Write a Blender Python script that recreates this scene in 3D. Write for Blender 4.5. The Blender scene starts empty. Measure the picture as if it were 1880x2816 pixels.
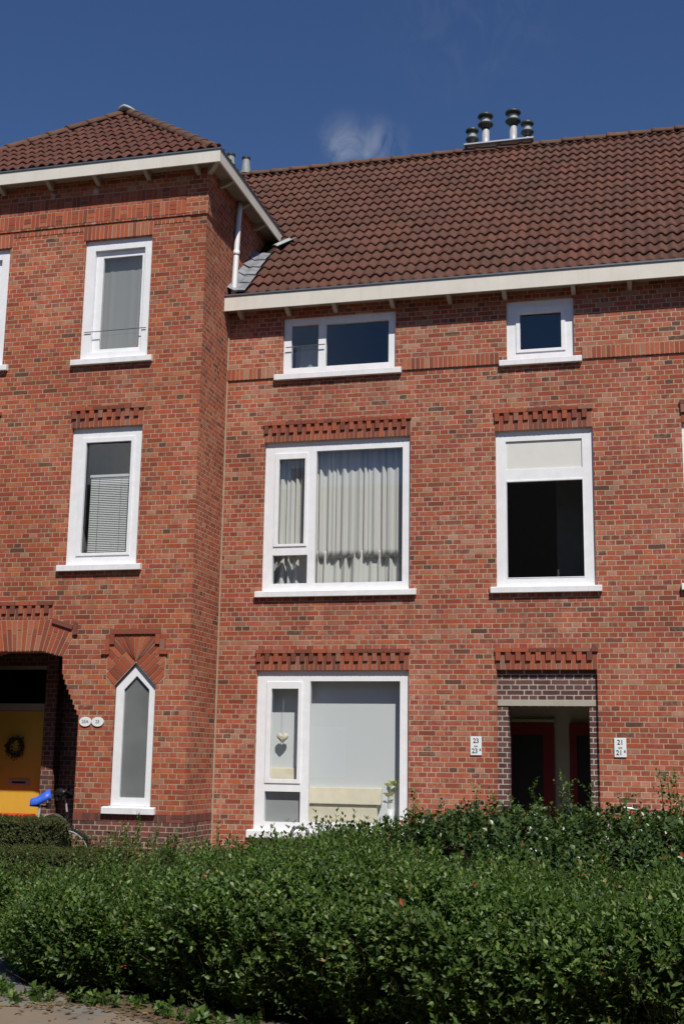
import bpy, bmesh, math, random
import numpy as np
from mathutils import Vector, Matrix

random.seed(7)
rng = np.random.default_rng(11)
S = bpy.context.scene
COL = S.collection
R = math.radians

# ------------------------------------------------------------------ camera
YAW, PITCH, ROLL, FPX = R(14.5201), R(11.26849), R(0.91134), 3417.35
CAM = Vector((0.0, -16.0, 0.0))
_f = Vector((-math.sin(YAW) * math.cos(PITCH), math.cos(YAW) * math.cos(PITCH), math.sin(PITCH)))
_r = Vector((math.cos(YAW), math.sin(YAW), 0))
_u = _r.cross(_f)
r2 = math.cos(ROLL) * _r + math.sin(ROLL) * _u
u2 = -math.sin(ROLL) * _r + math.cos(ROLL) * _u
cam = bpy.data.cameras.new('camera')
cam.sensor_fit = 'HORIZONTAL'
cam.sensor_width = 36.0
cam.lens = FPX / 1880.0 * 36.0
cam.clip_start = 0.1
cam.clip_end = 2000
co = bpy.data.objects.new('camera', cam)
COL.objects.link(co)
M = Matrix(((r2.x, u2.x, -_f.x, CAM.x), (r2.y, u2.y, -_f.y, CAM.y), (r2.z, u2.z, -_f.z, CAM.z), (0, 0, 0, 1)))
co.matrix_world = M
S.camera = co

# ------------------------------------------------------------------ light
SUN_EL, SUN_AZ = R(53), R(28)           # azimuth: to the right of the facade's outward normal (-y)
sun = bpy.data.lights.new('sun', 'SUN')
sun.energy = 5.0
sun.angle = R(0.55)
sun.color = (1.0, 0.95, 0.87)
so = bpy.data.objects.new('sun', sun)
COL.objects.link(so)
sd = Vector((math.sin(SUN_AZ) * math.cos(SUN_EL), -math.cos(SUN_AZ) * math.cos(SUN_EL), math.sin(SUN_EL)))
so.rotation_euler = sd.to_track_quat('Z', 'Y').to_euler()

W = bpy.data.worlds.new('World')
S.world = W
W.use_nodes = True
wt = W.node_tree
wt.nodes.clear()
wo = wt.nodes.new('ShaderNodeOutputWorld')
wb = wt.nodes.new('ShaderNodeBackground')
sky = wt.nodes.new('ShaderNodeTexSky')
sky.sky_type = 'NISHITA'
sky.sun_disc = False
sky.sun_elevation = SUN_EL
sky.sun_rotation = math.pi - SUN_AZ
sky.air_density = 1.0
sky.dust_density = 0.0
sky.ozone_density = 5.0
wb.inputs['Strength'].default_value = 0.075
# a faint torn wisp of cloud above the roof
wtc = wt.nodes.new('ShaderNodeTexCoord')
wmap = wt.nodes.new('ShaderNodeMapping')
wmap.inputs['Scale'].default_value = (1.0, 1.0, 0.55)
wn = wt.nodes.new('ShaderNodeTexNoise')
wn.inputs['Scale'].default_value = 38
wn.inputs['Detail'].default_value = 7
wn.inputs['Roughness'].default_value = 0.62
wn.inputs['Distortion'].default_value = 0.8
wt.links.new(wtc.outputs['Generated'], wmap.inputs['Vector'])
wt.links.new(wmap.outputs['Vector'], wn.inputs['Vector'])
wr = wt.nodes.new('ShaderNodeMapRange')
wr.inputs['From Min'].default_value = 0.42
wr.inputs['From Max'].default_value = 0.72
wt.links.new(wn.outputs['Fac'], wr.inputs['Value'])
def near(c, rad, gain):
    d = wt.nodes.new('ShaderNodeVectorMath'); d.operation = 'DISTANCE'
    wt.links.new(wtc.outputs['Generated'], d.inputs[0])
    d.inputs[1].default_value = c
    m = wt.nodes.new('ShaderNodeMapRange'); m.interpolation_type = 'SMOOTHSTEP'
    m.inputs['From Min'].default_value = rad
    m.inputs['From Max'].default_value = 0.0
    m.inputs['To Max'].default_value = gain
    wt.links.new(d.outputs['Value'], m.inputs['Value'])
    return m.outputs[0]
def wmath(op, a, b):
    m = wt.nodes.new('ShaderNodeMath'); m.operation = op
    for k, v in enumerate((a, b)):
        if isinstance(v, (int, float)): m.inputs[k].default_value = v
        else: wt.links.new(v, m.inputs[k])
    return m.outputs[0]
fall = wmath('MAXIMUM', near((-0.222, 0.857, 0.466), 0.031, 0.46), near((-0.203, 0.863, 0.460), 0.036, 0.44))
fall = wmath('MAXIMUM', fall, near((-0.12, 0.828, 0.547), 0.10, 0.05))
cf = wmath('MULTIPLY', fall, wr.outputs[0])
wm = wt.nodes.new('ShaderNodeMixRGB')
wm.inputs['Color2'].default_value = (6.0, 6.4, 7.2, 1)
wt.links.new(cf, wm.inputs['Fac'])
whs = wt.nodes.new('ShaderNodeHueSaturation')
whs.inputs['Saturation'].default_value = 1.12
whs.inputs['Hue'].default_value = 0.509
whs.inputs['Value'].default_value = 0.99
wt.links.new(sky.outputs['Color'], whs.inputs['Color'])
wt.links.new(whs.outputs['Color'], wm.inputs['Color1'])
# a bank of bright cloud over the houses across the street, mirrored in the corner house's panes
wr3 = wt.nodes.new('ShaderNodeMapRange')
wr3.inputs['From Min'].default_value = 0.30
wr3.inputs['From Max'].default_value = 0.62
wn3 = wt.nodes.new('ShaderNodeTexNoise')
wn3.inputs['Scale'].default_value = 9
wn3.inputs['Detail'].default_value = 6
wt.links.new(wmap.outputs['Vector'], wn3.inputs['Vector'])
wt.links.new(wn3.outputs['Fac'], wr3.inputs['Value'])
wm3 = wt.nodes.new('ShaderNodeMixRGB')
wm3.inputs['Color2'].default_value = (11.5, 12.0, 12.6, 1)
wt.links.new(wmath('MULTIPLY', near((-0.43, -0.87, 0.28), 0.24, 1.3), wr3.outputs[0]), wm3.inputs['Fac'])
wm3.use_clamp = False
wt.links.new(wm.outputs['Color'], wm3.inputs['Color1'])
wt.links.new(wm3.outputs['Color'], wb.inputs['Color'])
wt.links.new(wb.outputs['Background'], wo.inputs['Surface'])

S.view_settings.view_transform = 'Standard'
S.view_settings.look = 'None'
S.view_settings.exposure = 0.0
S.view_settings.gamma = 1.0
S.cycles.max_bounces = 8
S.cycles.transparent_max_bounces = 12
S.cycles.diffuse_bounces = 4
S.cycles.caustics_reflective = False
S.cycles.caustics_refractive = False

# ------------------------------------------------------------------ materials
class NT:
    """small helper round a node tree"""
    def __init__(self, name):
        self.m = bpy.data.materials.new(name)
        self.m.use_nodes = True
        self.t = self.m.node_tree
        self.t.nodes.clear()
        self.out = self.t.nodes.new('ShaderNodeOutputMaterial')
    def n(self, kind, **kw):
        x = self.t.nodes.new('ShaderNode' + kind)
        for k, v in kw.items():
            setattr(x, k, v)
        return x
    def put(self, sock, v):
        if isinstance(v, (int, float)):
            sock.default_value = v
        elif isinstance(v, tuple):
            sock.default_value = v if len(v) != 3 or sock.type != 'RGBA' else (*v, 1)
        else:
            self.t.links.new(v, sock)
    def math(self, op, a, b=None, c=None, clamp=False):
        x = self.n('Math', operation=op)
        x.use_clamp = clamp
        for k, v in enumerate((a, b, c)):
            if v is not None:
                self.put(x.inputs[k], v)
        return x.outputs[0]
    def mix(self, fac, a, b, mode='MIX'):
        x = self.n('MixRGB', blend_type=mode)
        self.put(x.inputs[0], fac); self.put(x.inputs[1], a); self.put(x.inputs[2], b)
        return x.outputs[0]
    def ramp(self, fac, stops, interp='LINEAR'):
        x = self.n('ValToRGB')
        x.color_ramp.interpolation = interp
        e = x.color_ramp.elements
        while len(e) < len(stops):
            e.new(0.5)
        for k, (p, c) in enumerate(stops):
            e[k].position = p
            e[k].color = (*c, 1)
        self.put(x.inputs[0], fac)
        return x.outputs[0]
    def noise(self, vec, scale, detail=3, rough=0.5):
        x = self.n('TexNoise')
        x.inputs['Scale'].default_value = scale
        x.inputs['Detail'].default_value = detail
        x.inputs['Roughness'].default_value = rough
        if vec is not None:
            self.put(x.inputs['Vector'], vec)
        return x.outputs['Fac']
    def rng(self, v, a, b, c=0.0, d=1.0, smooth=False):
        x = self.n('MapRange')
        if smooth: x.interpolation_type = 'SMOOTHSTEP'
        x.inputs['From Min'].default_value = a; x.inputs['From Max'].default_value = b
        x.inputs['To Min'].default_value = c; x.inputs['To Max'].default_value = d
        self.put(x.inputs['Value'], v)
        return x.outputs[0]
    def comb(self, a, b, c):
        x = self.n('CombineXYZ')
        for k, v in enumerate((a, b, c)):
            self.put(x.inputs[k], v)
        return x.outputs[0]
    def pos(self):
        return self.n('NewGeometry').outputs['Position']
    def bump(self, h, strength=0.5, dist=0.01):
        x = self.n('Bump')
        x.inputs['Strength'].default_value = strength
        x.inputs['Distance'].default_value = dist
        self.put(x.inputs['Height'], h)
        return x.outputs[0]
    def principled(self, color, rough=0.8, spec=0.3, metal=0.0, normal=None):
        p = self.n('BsdfPrincipled')
        self.put(p.inputs['Base Color'], color)
        self.put(p.inputs['Roughness'], rough)
        self.put(p.inputs['Specular IOR Level'], spec)
        self.put(p.inputs['Metallic'], metal)
        if normal is not None:
            self.put(p.inputs['Normal'], normal)
        self.t.links.new(p.outputs[0], self.out.inputs['Surface'])
        return p

COURSE, STRETCH = 0.0655, 0.2265
def brick_mat(name, ramp, mortar, pale=0.30, seed=0.0, streaks=(), joint=0.0046, hue=0.0, drips=()):
    t = NT(name)
    P = t.pos()
    sx = t.n('SeparateXYZ'); t.put(sx.inputs[0], P)
    nx = t.n('SeparateXYZ'); t.put(nx.inputs[0], t.n('NewGeometry').outputs['True Normal'])
    side = t.math('GREATER_THAN', t.math('ABSOLUTE', nx.outputs[0]), 0.6)
    u = t.math('ADD', t.math('MULTIPLY', sx.outputs[1], side), t.math('MULTIPLY', sx.outputs[0], t.math('SUBTRACT', 1.0, side)))
    v = sx.outputs[2]
    # wavering laying
    wob = t.noise(P, 9.0, 2)
    wob2 = t.noise(t.comb(u, t.math('ADD', v, 7.3), side), 11.0, 2)
    u = t.math('ADD', t.math('ADD', u, 40.0), t.math('MULTIPLY', t.math('SUBTRACT', wob, 0.5), 0.012))
    v = t.math('ADD', t.math('ADD', v, 20 * COURSE + 0.012), t.math('MULTIPLY', t.math('SUBTRACT', wob2, 0.5), 0.009))
    row = t.math('FLOOR', t.math('DIVIDE', v, COURSE))
    fv = t.math('FRACT', t.math('DIVIDE', v, COURSE))
    par = t.math('MODULO', row, 2.0)                              # 1 = stretcher course
    q3 = t.math('GREATER_THAN', t.math('MODULO', row, 4.0), 2.5)  # every second stretcher course shifts
    w = t.math('ADD', STRETCH / 2, t.math('MULTIPLY', par, STRETCH / 2))
    off = t.math('ADD', t.math('MULTIPLY', q3, STRETCH / 2), t.math('MULTIPLY', t.math('SUBTRACT', 1.0, par), STRETCH / 4))
    a = t.math('DIVIDE', t.math('ADD', u, off), w)
    col = t.math('FLOOR', a)
    fu = t.math('FRACT', a)
    wn = t.n('TexWhiteNoise'); wn.noise_dimensions = '3D'
    t.put(wn.inputs['Vector'], t.comb(col, row, seed + 1.5))
    split = t.math('MULTIPLY', t.math('LESS_THAN', wn.outputs['Value'], 0.16), par)
    fu2x = t.math('MULTIPLY', fu, t.math('ADD', 1.0, split))
    sub = t.math('FLOOR', fu2x)
    fu2 = t.math('FRACT', fu2x)
    w2 = t.math('DIVIDE', w, t.math('ADD', 1.0, split))
    du = t.math('MULTIPLY', t.math('MINIMUM', fu2, t.math('SUBTRACT', 1.0, fu2)), w2)
    dv = t.math('MULTIPLY', t.math('MINIMUM', fv, t.math('SUBTRACT', 1.0, fv)), COURSE)
    upright = t.math('LESS_THAN', du, dv)
    d = t.math('MINIMUM', t.math('SUBTRACT', du, 0.0006), t.math('ADD', dv, 0.0005))
    ragged = t.math('MULTIPLY', t.math('SUBTRACT', t.noise(P, 60.0, 3, 0.6), 0.5), 0.006)
    d = t.math('ADD', d, ragged)
    brick = t.rng(d, joint, joint + 0.0028, smooth=True)
    wn2 = t.n('TexWhiteNoise'); wn2.noise_dimensions = '3D'
    t.put(wn2.inputs['Vector'], t.comb(t.math('ADD', t.math('MULTIPLY', col, 2.0), sub), row, t.math('ADD', seed, par)))
    c = t.ramp(wn2.outputs['Value'], ramp)
    big = t.noise(P, 0.8, 4, 0.6)
    sc_ = t.n('SeparateColor'); t.put(sc_.inputs[0], wn2.outputs['Color'])
    c = t.mix(t.rng(sc_.outputs[1], 0.45, 1.0, 0.0, hue), c, (0.335, 0.078, 0.062))
    c = t.mix(1.0, c, t.ramp(sc_.outputs[2], [(0.0, (0.84, 0.84, 0.84)), (1.0, (1.14, 1.14, 1.14))]), 'MULTIPLY')
    # within-brick mottling
    mot = t.noise(P, 26.0, 5, 0.65)
    c = t.mix(t.rng(mot, 0.35, 0.75, 0.0, 0.45), c, (0.19, 0.068, 0.038), 'MIX')
    fine = t.noise(P, 130.0, 3, 0.7)
    c = t.mix(1.0, c, t.ramp(fine, [(0.3, (0.80, 0.80, 0.80)), (0.75, (1.18, 1.18, 1.18))]), 'MULTIPLY')
    # pale mortar smear and salts in patches
    wn3 = t.n('TexWhiteNoise'); wn3.noise_dimensions = '3D'
    t.put(wn3.inputs['Vector'], t.comb(row, t.math('ADD', t.math('MULTIPLY', col, 2.0), sub), seed + 9.0))
    blot = t.math('MULTIPLY', t.rng(t.noise(P, 14.0, 4, 0.6), 0.45, 0.72), t.rng(t.math('ADD', big, t.math('MULTIPLY', wn3.outputs['Value'], 0.36)), 0.56, 0.92))
    c = t.mix(t.math('MULTIPLY', blot, pale), c, (0.45, 0.285, 0.20))
    mc = t.mix(t.rng(t.noise(P, 5.0, 4), 0.35, 0.65), mortar, tuple(x * 0.72 for x in mortar))
    mc = t.mix(t.math('MULTIPLY', upright, t.rng(wn.outputs['Value'], 0.2, 0.9, 0.0, 0.45)), mc, tuple(min(0.62, x * 1.3) for x in mortar))
    c = t.mix(brick, mc, c)
    # weather: broad lighter and darker areas of the wall
    c = t.mix(1.0, c, t.ramp(big, [(0.3, (0.80, 0.775, 0.75)), (0.7, (1.1, 1.09, 1.08))]), 'MULTIPLY')
    for (xs, za, zb) in streaks:
        dx = t.rng(t.math('ABSOLUTE', t.math('SUBTRACT', sx.outputs[0], xs)), 0.012, 0.05, 1.0, 0.0, True)
        zz = t.math('MULTIPLY', t.rng(sx.outputs[2], za - 0.1, za + 0.05), t.rng(sx.outputs[2], zb, zb + 0.03, 1.0, 0.0))
        f = t.math('MULTIPLY', t.math('MULTIPLY', dx, zz), t.rng(t.noise(P, 20.0, 4), 0.3, 0.6, 0.1, 0.62))
        c = t.mix(f, c, (0.55, 0.52, 0.50))
    if drips:
        st = t.n('Mapping'); st.inputs['Scale'].default_value = (11, 11, 0.7); t.put(st.inputs[0], P)
        vert = t.rng(t.noise(st.outputs[0], 1.0, 5, 0.6), 0.42, 0.66)
        for (xa, xb, zt) in drips:      # rain streaks under the ends of the sills
            f = t.math('MULTIPLY', t.math('MULTIPLY', t.rng(sx.outputs[0], xa - 0.03, xa + 0.05), t.rng(sx.outputs[0], xb - 0.05, xb + 0.03, 1.0, 0.0)),
                       t.math('MULTIPLY', t.rng(sx.outputs[2], zt - 1.0, zt - 0.1), t.rng(sx.outputs[2], zt, zt + 0.01, 1.0, 0.0)))
            c = t.mix(t.math('MULTIPLY', t.math('MULTIPLY', f, vert), 0.36), c, (0.10, 0.055, 0.04))
    h = t.math('ADD', t.math('MULTIPLY', brick, 0.75), t.math('MULTIPLY', fine, 0.25))
    t.principled(c, 0.88, 0.25, 0.0, t.bump(h, 0.75, 0.007))
    return t.m

def island_brick(name, ramp):
    t = NT(name)
    P = t.pos()
    oi = t.n('ObjectInfo').outputs['Random']
    rnd = t.math('FRACT', t.math('ADD', t.n('NewGeometry').outputs['Random Per Island'], t.math('MULTIPLY', oi, 7.31)))
    c = t.ramp(rnd, ramp)
    mot = t.noise(P, 26.0, 5, 0.65)
    c = t.mix(t.rng(mot, 0.35, 0.75, 0.0, 0.45), c, (0.20, 0.075, 0.045))
    fine = t.noise(P, 130.0, 3, 0.7)
    c = t.mix(1.0, c, t.ramp(fine, [(0.3, (0.8, 0.8, 0.8)), (0.75, (1.18, 1.18, 1.18))]), 'MULTIPLY')
    t.principled(c, 0.88, 0.25, 0.0, t.bump(fine, 0.5, 0.004))
    return t.m

def plain(name, color, rough=0.6, spec=0.4, metal=0.0, var=0.12, scale=8.0, dirt=None, bump=0.0):
    t = NT(name)
    P = t.pos()
    n = t.noise(P, scale, 5, 0.6)
    c = t.mix(1.0, color, t.ramp(n, [(0.3, (1 - var,) * 3), (0.7, (1 + var * 0.6,) * 3)]), 'MULTIPLY')
    if dirt:
        st = t.n('Mapping'); st.inputs['Scale'].default_value = (9, 9, 1.2)
        t.put(st.inputs[0], P)
        c = t.mix(t.rng(t.noise(st.outputs[0], 2.2, 5, 0.65), 0.5, 0.8, 0.0, dirt), c, (0.30, 0.27, 0.22))
    t.principled(c, rough, spec, metal, t.bump(t.noise(P, scale * 9, 3), bump, 0.003) if bump else None)
    return t.m

RED_MAIN = [(0.0, (0.085, 0.058, 0.045)), (0.038, (0.120, 0.062, 0.045)), (0.058, (0.230, 0.064, 0.038)), (0.24, (0.325, 0.072, 0.040)), (0.50, (0.390, 0.088, 0.043)),
            (0.74, (0.445, 0.122, 0.058)), (0.88, (0.430, 0.170, 0.100)), (1.0, (0.415, 0.235, 0.165))]
RED_TOWER = [(0.0, (0.095, 0.060, 0.045)), (0.030, (0.13, 0.062, 0.04)), (0.048, (0.250, 0.062, 0.032)), (0.28, (0.340, 0.070, 0.032)), (0.60, (0.410, 0.088, 0.036)),
             (0.84, (0.475, 0.132, 0.050)), (0.94, (0.44, 0.165, 0.085)), (1.0, (0.40, 0.21, 0.135))]
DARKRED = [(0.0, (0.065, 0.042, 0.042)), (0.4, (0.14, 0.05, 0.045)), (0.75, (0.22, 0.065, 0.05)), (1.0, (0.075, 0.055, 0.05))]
PURPLE = [(0.0, (0.075, 0.042, 0.042)), (0.5, (0.105, 0.055, 0.055)), (1.0, (0.15, 0.08, 0.075))]
M_BRICK = brick_mat('red_brick_masonry', RED_MAIN, (0.455, 0.345, 0.255), 0.74, hue=0.65, drips=((-5.34, -3.11, 2.14), (-2.13, -0.71, 2.145), (-5.15, -3.33, 5.20), (-1.99, -0.90, 5.20), (0.26, 1.68, 2.145)))
M_BRICKT = brick_mat('orange_red_brick_masonry', RED_TOWER, (0.43, 0.318, 0.228), 0.50, 31.0, joint=0.0042, hue=0.45,
                     streaks=((-8.21, 7.36, 7.86), (-7.545, 7.30, 7.86)), drips=((-7.78, -6.58, 2.40), (-7.76, -6.56, 5.26)))
M_PLINTH = brick_mat('dark_plinth_brick', DARKRED, (0.42, 0.34, 0.27), 0.2, 77.0)
M_PURPLE = brick_mat('purple_brown_brick', PURPLE, (0.48, 0.45, 0.42), 0.15, 53.0, joint=0.0052)
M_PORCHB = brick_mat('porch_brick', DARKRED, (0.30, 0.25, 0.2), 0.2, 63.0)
M_SOLDIER = island_brick('upright_brick', [(0.0, (0.20, 0.060, 0.038)), (0.3, (0.34, 0.080, 0.043)), (0.65, (0.43, 0.120, 0.058)), (0.85, (0.42, 0.17, 0.10)), (1.0, (0.40, 0.235, 0.165))])
M_FRIEZE = island_brick('frieze_brick', [(0.0, (0.20, 0.058, 0.036)), (0.3, (0.32, 0.070, 0.034)), (0.8, (0.42, 0.098, 0.042)), (1.0, (0.44, 0.15, 0.075))])
M_SOLDIERT = island_brick('orange_upright_brick', [(0.0, (0.21, 0.058, 0.034)), (0.4, (0.33, 0.072, 0.034)), (0.8, (0.42, 0.105, 0.042)), (1.0, (0.40, 0.16, 0.09))])
M_DENTIL = island_brick('dentil_brick', [(0.0, (0.15, 0.055, 0.040)), (0.45, (0.27, 0.070, 0.041)), (0.8, (0.37, 0.095, 0.048)), (1.0, (0.28, 0.14, 0.10))])
M_SOLDIERD = island_brick('dark_upright_brick', DARKRED)
M_MORTAR = plain('mortar', (0.40, 0.31, 0.23), 0.95, 0.1, bump=0.4)
M_FRAME = plain('white_window_paint', (0.80, 0.81, 0.83), 0.38, 0.45, var=0.06, dirt=0.07)
M_SILL = plain('white_sill_paint', (0.78, 0.785, 0.80), 0.5, 0.4, var=0.08, dirt=0.22)
def cream_mat():
    t = NT('cream_fascia_paint')
    P = t.pos()
    sx = t.n('SeparateXYZ'); t.put(sx.inputs[0], P)
    n = t.noise(P, 3.0, 5, 0.6)
    c = t.mix(1.0, (0.66, 0.63, 0.565), t.ramp(n, [(0.3, (0.93, 0.92, 0.90)), (0.7, (1.04, 1.04, 1.04))]), 'MULTIPLY')
    vo = t.n('TexVoronoi'); vo.inputs['Scale'].default_value = 3.4
    t.put(vo.inputs['Vector'], t.comb(t.math('ADD', sx.outputs[0], sx.outputs[1]), t.math('MULTIPLY', sx.outputs[2], 1.6), 0.0))
    dot = t.rng(vo.outputs['Distance'], 0.018, 0.034, 0.8, 0.0, True)
    c = t.mix(dot, c, (0.20, 0.15, 0.11))
    st = t.n('Mapping'); st.inputs['Scale'].default_value = (12, 12, 1.0); t.put(st.inputs[0], P)
    c = t.mix(t.rng(t.noise(st.outputs[0], 1.6, 5, 0.65), 0.52, 0.8, 0.0, 0.3), c, (0.45, 0.38, 0.28))
    t.principled(c, 0.5, 0.4)
    return t.m
M_CREAM = cream_mat()
M_CREAM2 = plain('cream_woodwork', (0.38, 0.35, 0.285), 0.55, 0.35, var=0.1, dirt=0.25)
M_SOFFIT = plain('soffit_board', (0.30, 0.27, 0.21), 0.7, 0.2, var=0.15)
M_ZINC = plain('zinc_edge', (0.16, 0.175, 0.19), 0.45, 0.5, 0.6, var=0.2)
M_LEAD = plain('lead_sheet', (0.30, 0.31, 0.34), 0.5, 0.4, 0.35, var=0.35, scale=7, bump=0.5)
M_LEADL = plain('weathered_lead_cap', (0.36, 0.41, 0.42), 0.6, 0.3, 0.1, var=0.3, scale=7)
M_PVC = plain('white_plastic_pipe', (0.72, 0.72, 0.73), 0.35, 0.45, var=0.05, dirt=0.15)
M_STEEL = plain('stainless_steel', (0.62, 0.62, 0.62), 0.33, 0.5, 0.45, var=0.12, scale=14)
M_CAPG = plain('dark_green_flue_cap', (0.028, 0.036, 0.036), 0.45, 0.4, var=0.2)
M_CAPM = plain('grey_flue_collar', (0.30, 0.33, 0.31), 0.5, 0.4, var=0.15)
M_FLUEO = plain('weathered_grey_flue', (0.26, 0.285, 0.28), 0.55, 0.4, var=0.25)
M_BLACK = plain('black_metal', (0.012, 0.012, 0.013), 0.4, 0.5, var=0.1)
M_RUBBER = plain('tyre_rubber', (0.02, 0.02, 0.02), 0.8, 0.2, var=0.1)
M_BLUE = plain('blue_saddle_cover', (0.035, 0.115, 0.60), 0.45, 0.4, var=0.15, scale=18)
M_YELLOW = plain('yellow_door_paint', (0.64, 0.385, 0.05), 0.45, 0.4, var=0.05)
M_REDDOOR = plain('dark_red_door_paint', (0.16, 0.008, 0.008), 0.4, 0.4, var=0.08)
M_HALL = plain('hall_plaster', (0.40, 0.38, 0.30), 0.8, 0.2, var=0.06)
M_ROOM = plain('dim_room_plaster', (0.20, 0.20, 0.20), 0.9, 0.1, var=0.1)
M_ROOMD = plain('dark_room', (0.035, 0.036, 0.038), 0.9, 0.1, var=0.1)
M_PANEL = plain('cream_panel', (0.66, 0.655, 0.62), 0.5, 0.35, var=0.03)
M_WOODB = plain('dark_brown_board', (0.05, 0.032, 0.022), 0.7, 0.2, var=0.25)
M_SIGN = plain('white_enamel', (0.78, 0.79, 0.80), 0.3, 0.5, var=0.03)
M_INK = plain('black_lettering', (0.02, 0.02, 0.022), 0.5, 0.3, var=0.05)
M_INKG = plain('faded_lettering', (0.22, 0.22, 0.23), 0.6, 0.2, var=0.2)
M_SOFA = plain('beige_upholstery', (0.78, 0.71, 0.55), 0.9, 0.15, var=0.12, scale=5, bump=0.3)
M_HEARTW = plain('cream_heart', (0.74, 0.68, 0.55), 0.7, 0.3, var=0.12)
M_STONE = plain('grey_door_step', (0.3, 0.29, 0.27), 0.85, 0.2, var=0.15)

def fabric(name, color, transl=0.35, weave=0.0):
    t = NT(name)
    c = color
    d = t.n('BsdfDiffuse'); t.put(d.inputs['Color'], c)
    s = t.n('BsdfTranslucent'); t.put(s.inputs['Color'], c)
    m = t.n('MixShader'); m.inputs[0].default_value = transl
    t.t.links.new(d.outputs[0], m.inputs[1]); t.t.links.new(s.outputs[0], m.inputs[2])
    t.t.links.new(m.outputs[0], t.out.inputs['Surface'])
    return t.m
M_CURT = fabric('grey_white_curtain', (0.89, 0.88, 0.84))
M_BLIND = fabric('white_roller_blind', (0.84, 0.87, 0.88), 0.15)
M_SHEER = fabric('pale_grey_sheer', (0.40, 0.40, 0.385), 0.3)
M_SLAT = plain('pale_blind_slat', (0.60, 0.61, 0.60), 0.5, 0.3, var=0.03)
M_FROST = fabric('frosted_backing', (0.50, 0.52, 0.52), 0.3)

def glass_mat(name, refl=1.55, tint=(0.975, 0.985, 0.985)):
    t = NT(name)
    ge = t.n('NewGeometry')
    dt = t.n('VectorMath', operation='DOT_PRODUCT')
    t.t.links.new(ge.outputs['Incoming'], dt.inputs[0]); t.t.links.new(ge.outputs['Normal'], dt.inputs[1])
    k = t.math('SUBTRACT', 1.0, t.math('ABSOLUTE', dt.outputs['Value']), clamp=True)
    fr = t.math('ADD', 0.04, t.math('MULTIPLY', 0.96, t.math('POWER', k, 5.0)))
    g = t.n('BsdfGlossy'); g.inputs['Roughness'].default_value = 0.005
    t.put(g.inputs['Normal'], t.bump(t.noise(t.pos(), 2.2, 1), 0.02, 0.02))
    tr = t.n('BsdfTransparent'); t.put(tr.inputs['Color'], tint)
    m = t.n('MixShader')
    t.put(m.inputs[0], t.math('MULTIPLY', fr, refl, clamp=True))
    t.t.links.new(tr.outputs[0], m.inputs[1]); t.t.links.new(g.outputs[0], m.inputs[2])
    t.t.links.new(m.outputs[0], t.out.inputs['Surface'])
    return t.m
M_GLASS = glass_mat('window_glass')
M_GLASSD = glass_mat('tinted_window_glass', 1.0, (0.42, 0.46, 0.48))

def frosted_glass():
    t = NT('frosted_glass')
    p = t.principled(t.ramp(t.noise(t.pos(), 2.0, 3), [(0.3, (0.20, 0.21, 0.21)), (0.7, (0.27, 0.285, 0.285))]), 0.22, 0.6)
    tr = t.n('BsdfTransparent'); t.put(tr.inputs['Color'], (0.8, 0.82, 0.82))
    m = t.n('MixShader'); m.inputs[0].default_value = 0.42
    t.t.links.new(p.outputs[0], m.inputs[1]); t.t.links.new(tr.outputs[0], m.inputs[2])
    t.t.links.new(m.outputs[0], t.out.inputs['Surface'])
    return t.m
M_FROSTG = frosted_glass()
def tile_mat(name, base, dark, lichen):
    t = NT(name)
    P = t.pos()
    rnd = t.n('NewGeometry').outputs['Random Per Island']
    c = t.ramp(rnd, [(0.0, tuple(x * 0.84 for x in base)), (0.5, base), (1.0, tuple(x * 1.16 for x in base))])
    n = t.noise(P, 1.3, 5, 0.65)
    c = t.mix(t.rng(n, 0.38, 0.70, 0.10, 0.55), c, dark)
    n2 = t.noise(P, 17.0, 5, 0.7)
    c = t.mix(t.rng(n2, 0.47, 0.75, 0.0, 0.40), c, dark)
    c = t.mix(t.rng(t.noise(P, 6.0, 4, 0.7), 0.55, 0.75, 0.0, 0.25), c, (0.16, 0.13, 0.105))
    c = t.mix(t.math('MULTIPLY', t.rng(t.noise(P, 3.1, 5, 0.7), 0.60, 0.70), t.rng(t.noise(P, 22.0, 3), 0.45, 0.6, 0.0, lichen)), c, (0.34, 0.15, 0.035))
    t.principled(c, 0.85, 0.25, 0.0, t.bump(t.noise(P, 70.0, 4, 0.7), 0.5, 0.004))
    return t.m
M_TILE = tile_mat('red_brown_roof_tile', (0.122, 0.046, 0.032), (0.062, 0.042, 0.030), 0.35)
M_TILET = tile_mat('dark_red_roof_tile', (0.120, 0.041, 0.029), (0.054, 0.035, 0.026), 0.15)
M_RIDGE = tile_mat('lichened_ridge_tile', (0.135, 0.062, 0.038), (0.065, 0.050, 0.038), 0.9)
M_DECK = plain('roof_deck', (0.03, 0.024, 0.02), 0.95, 0.1)

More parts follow.
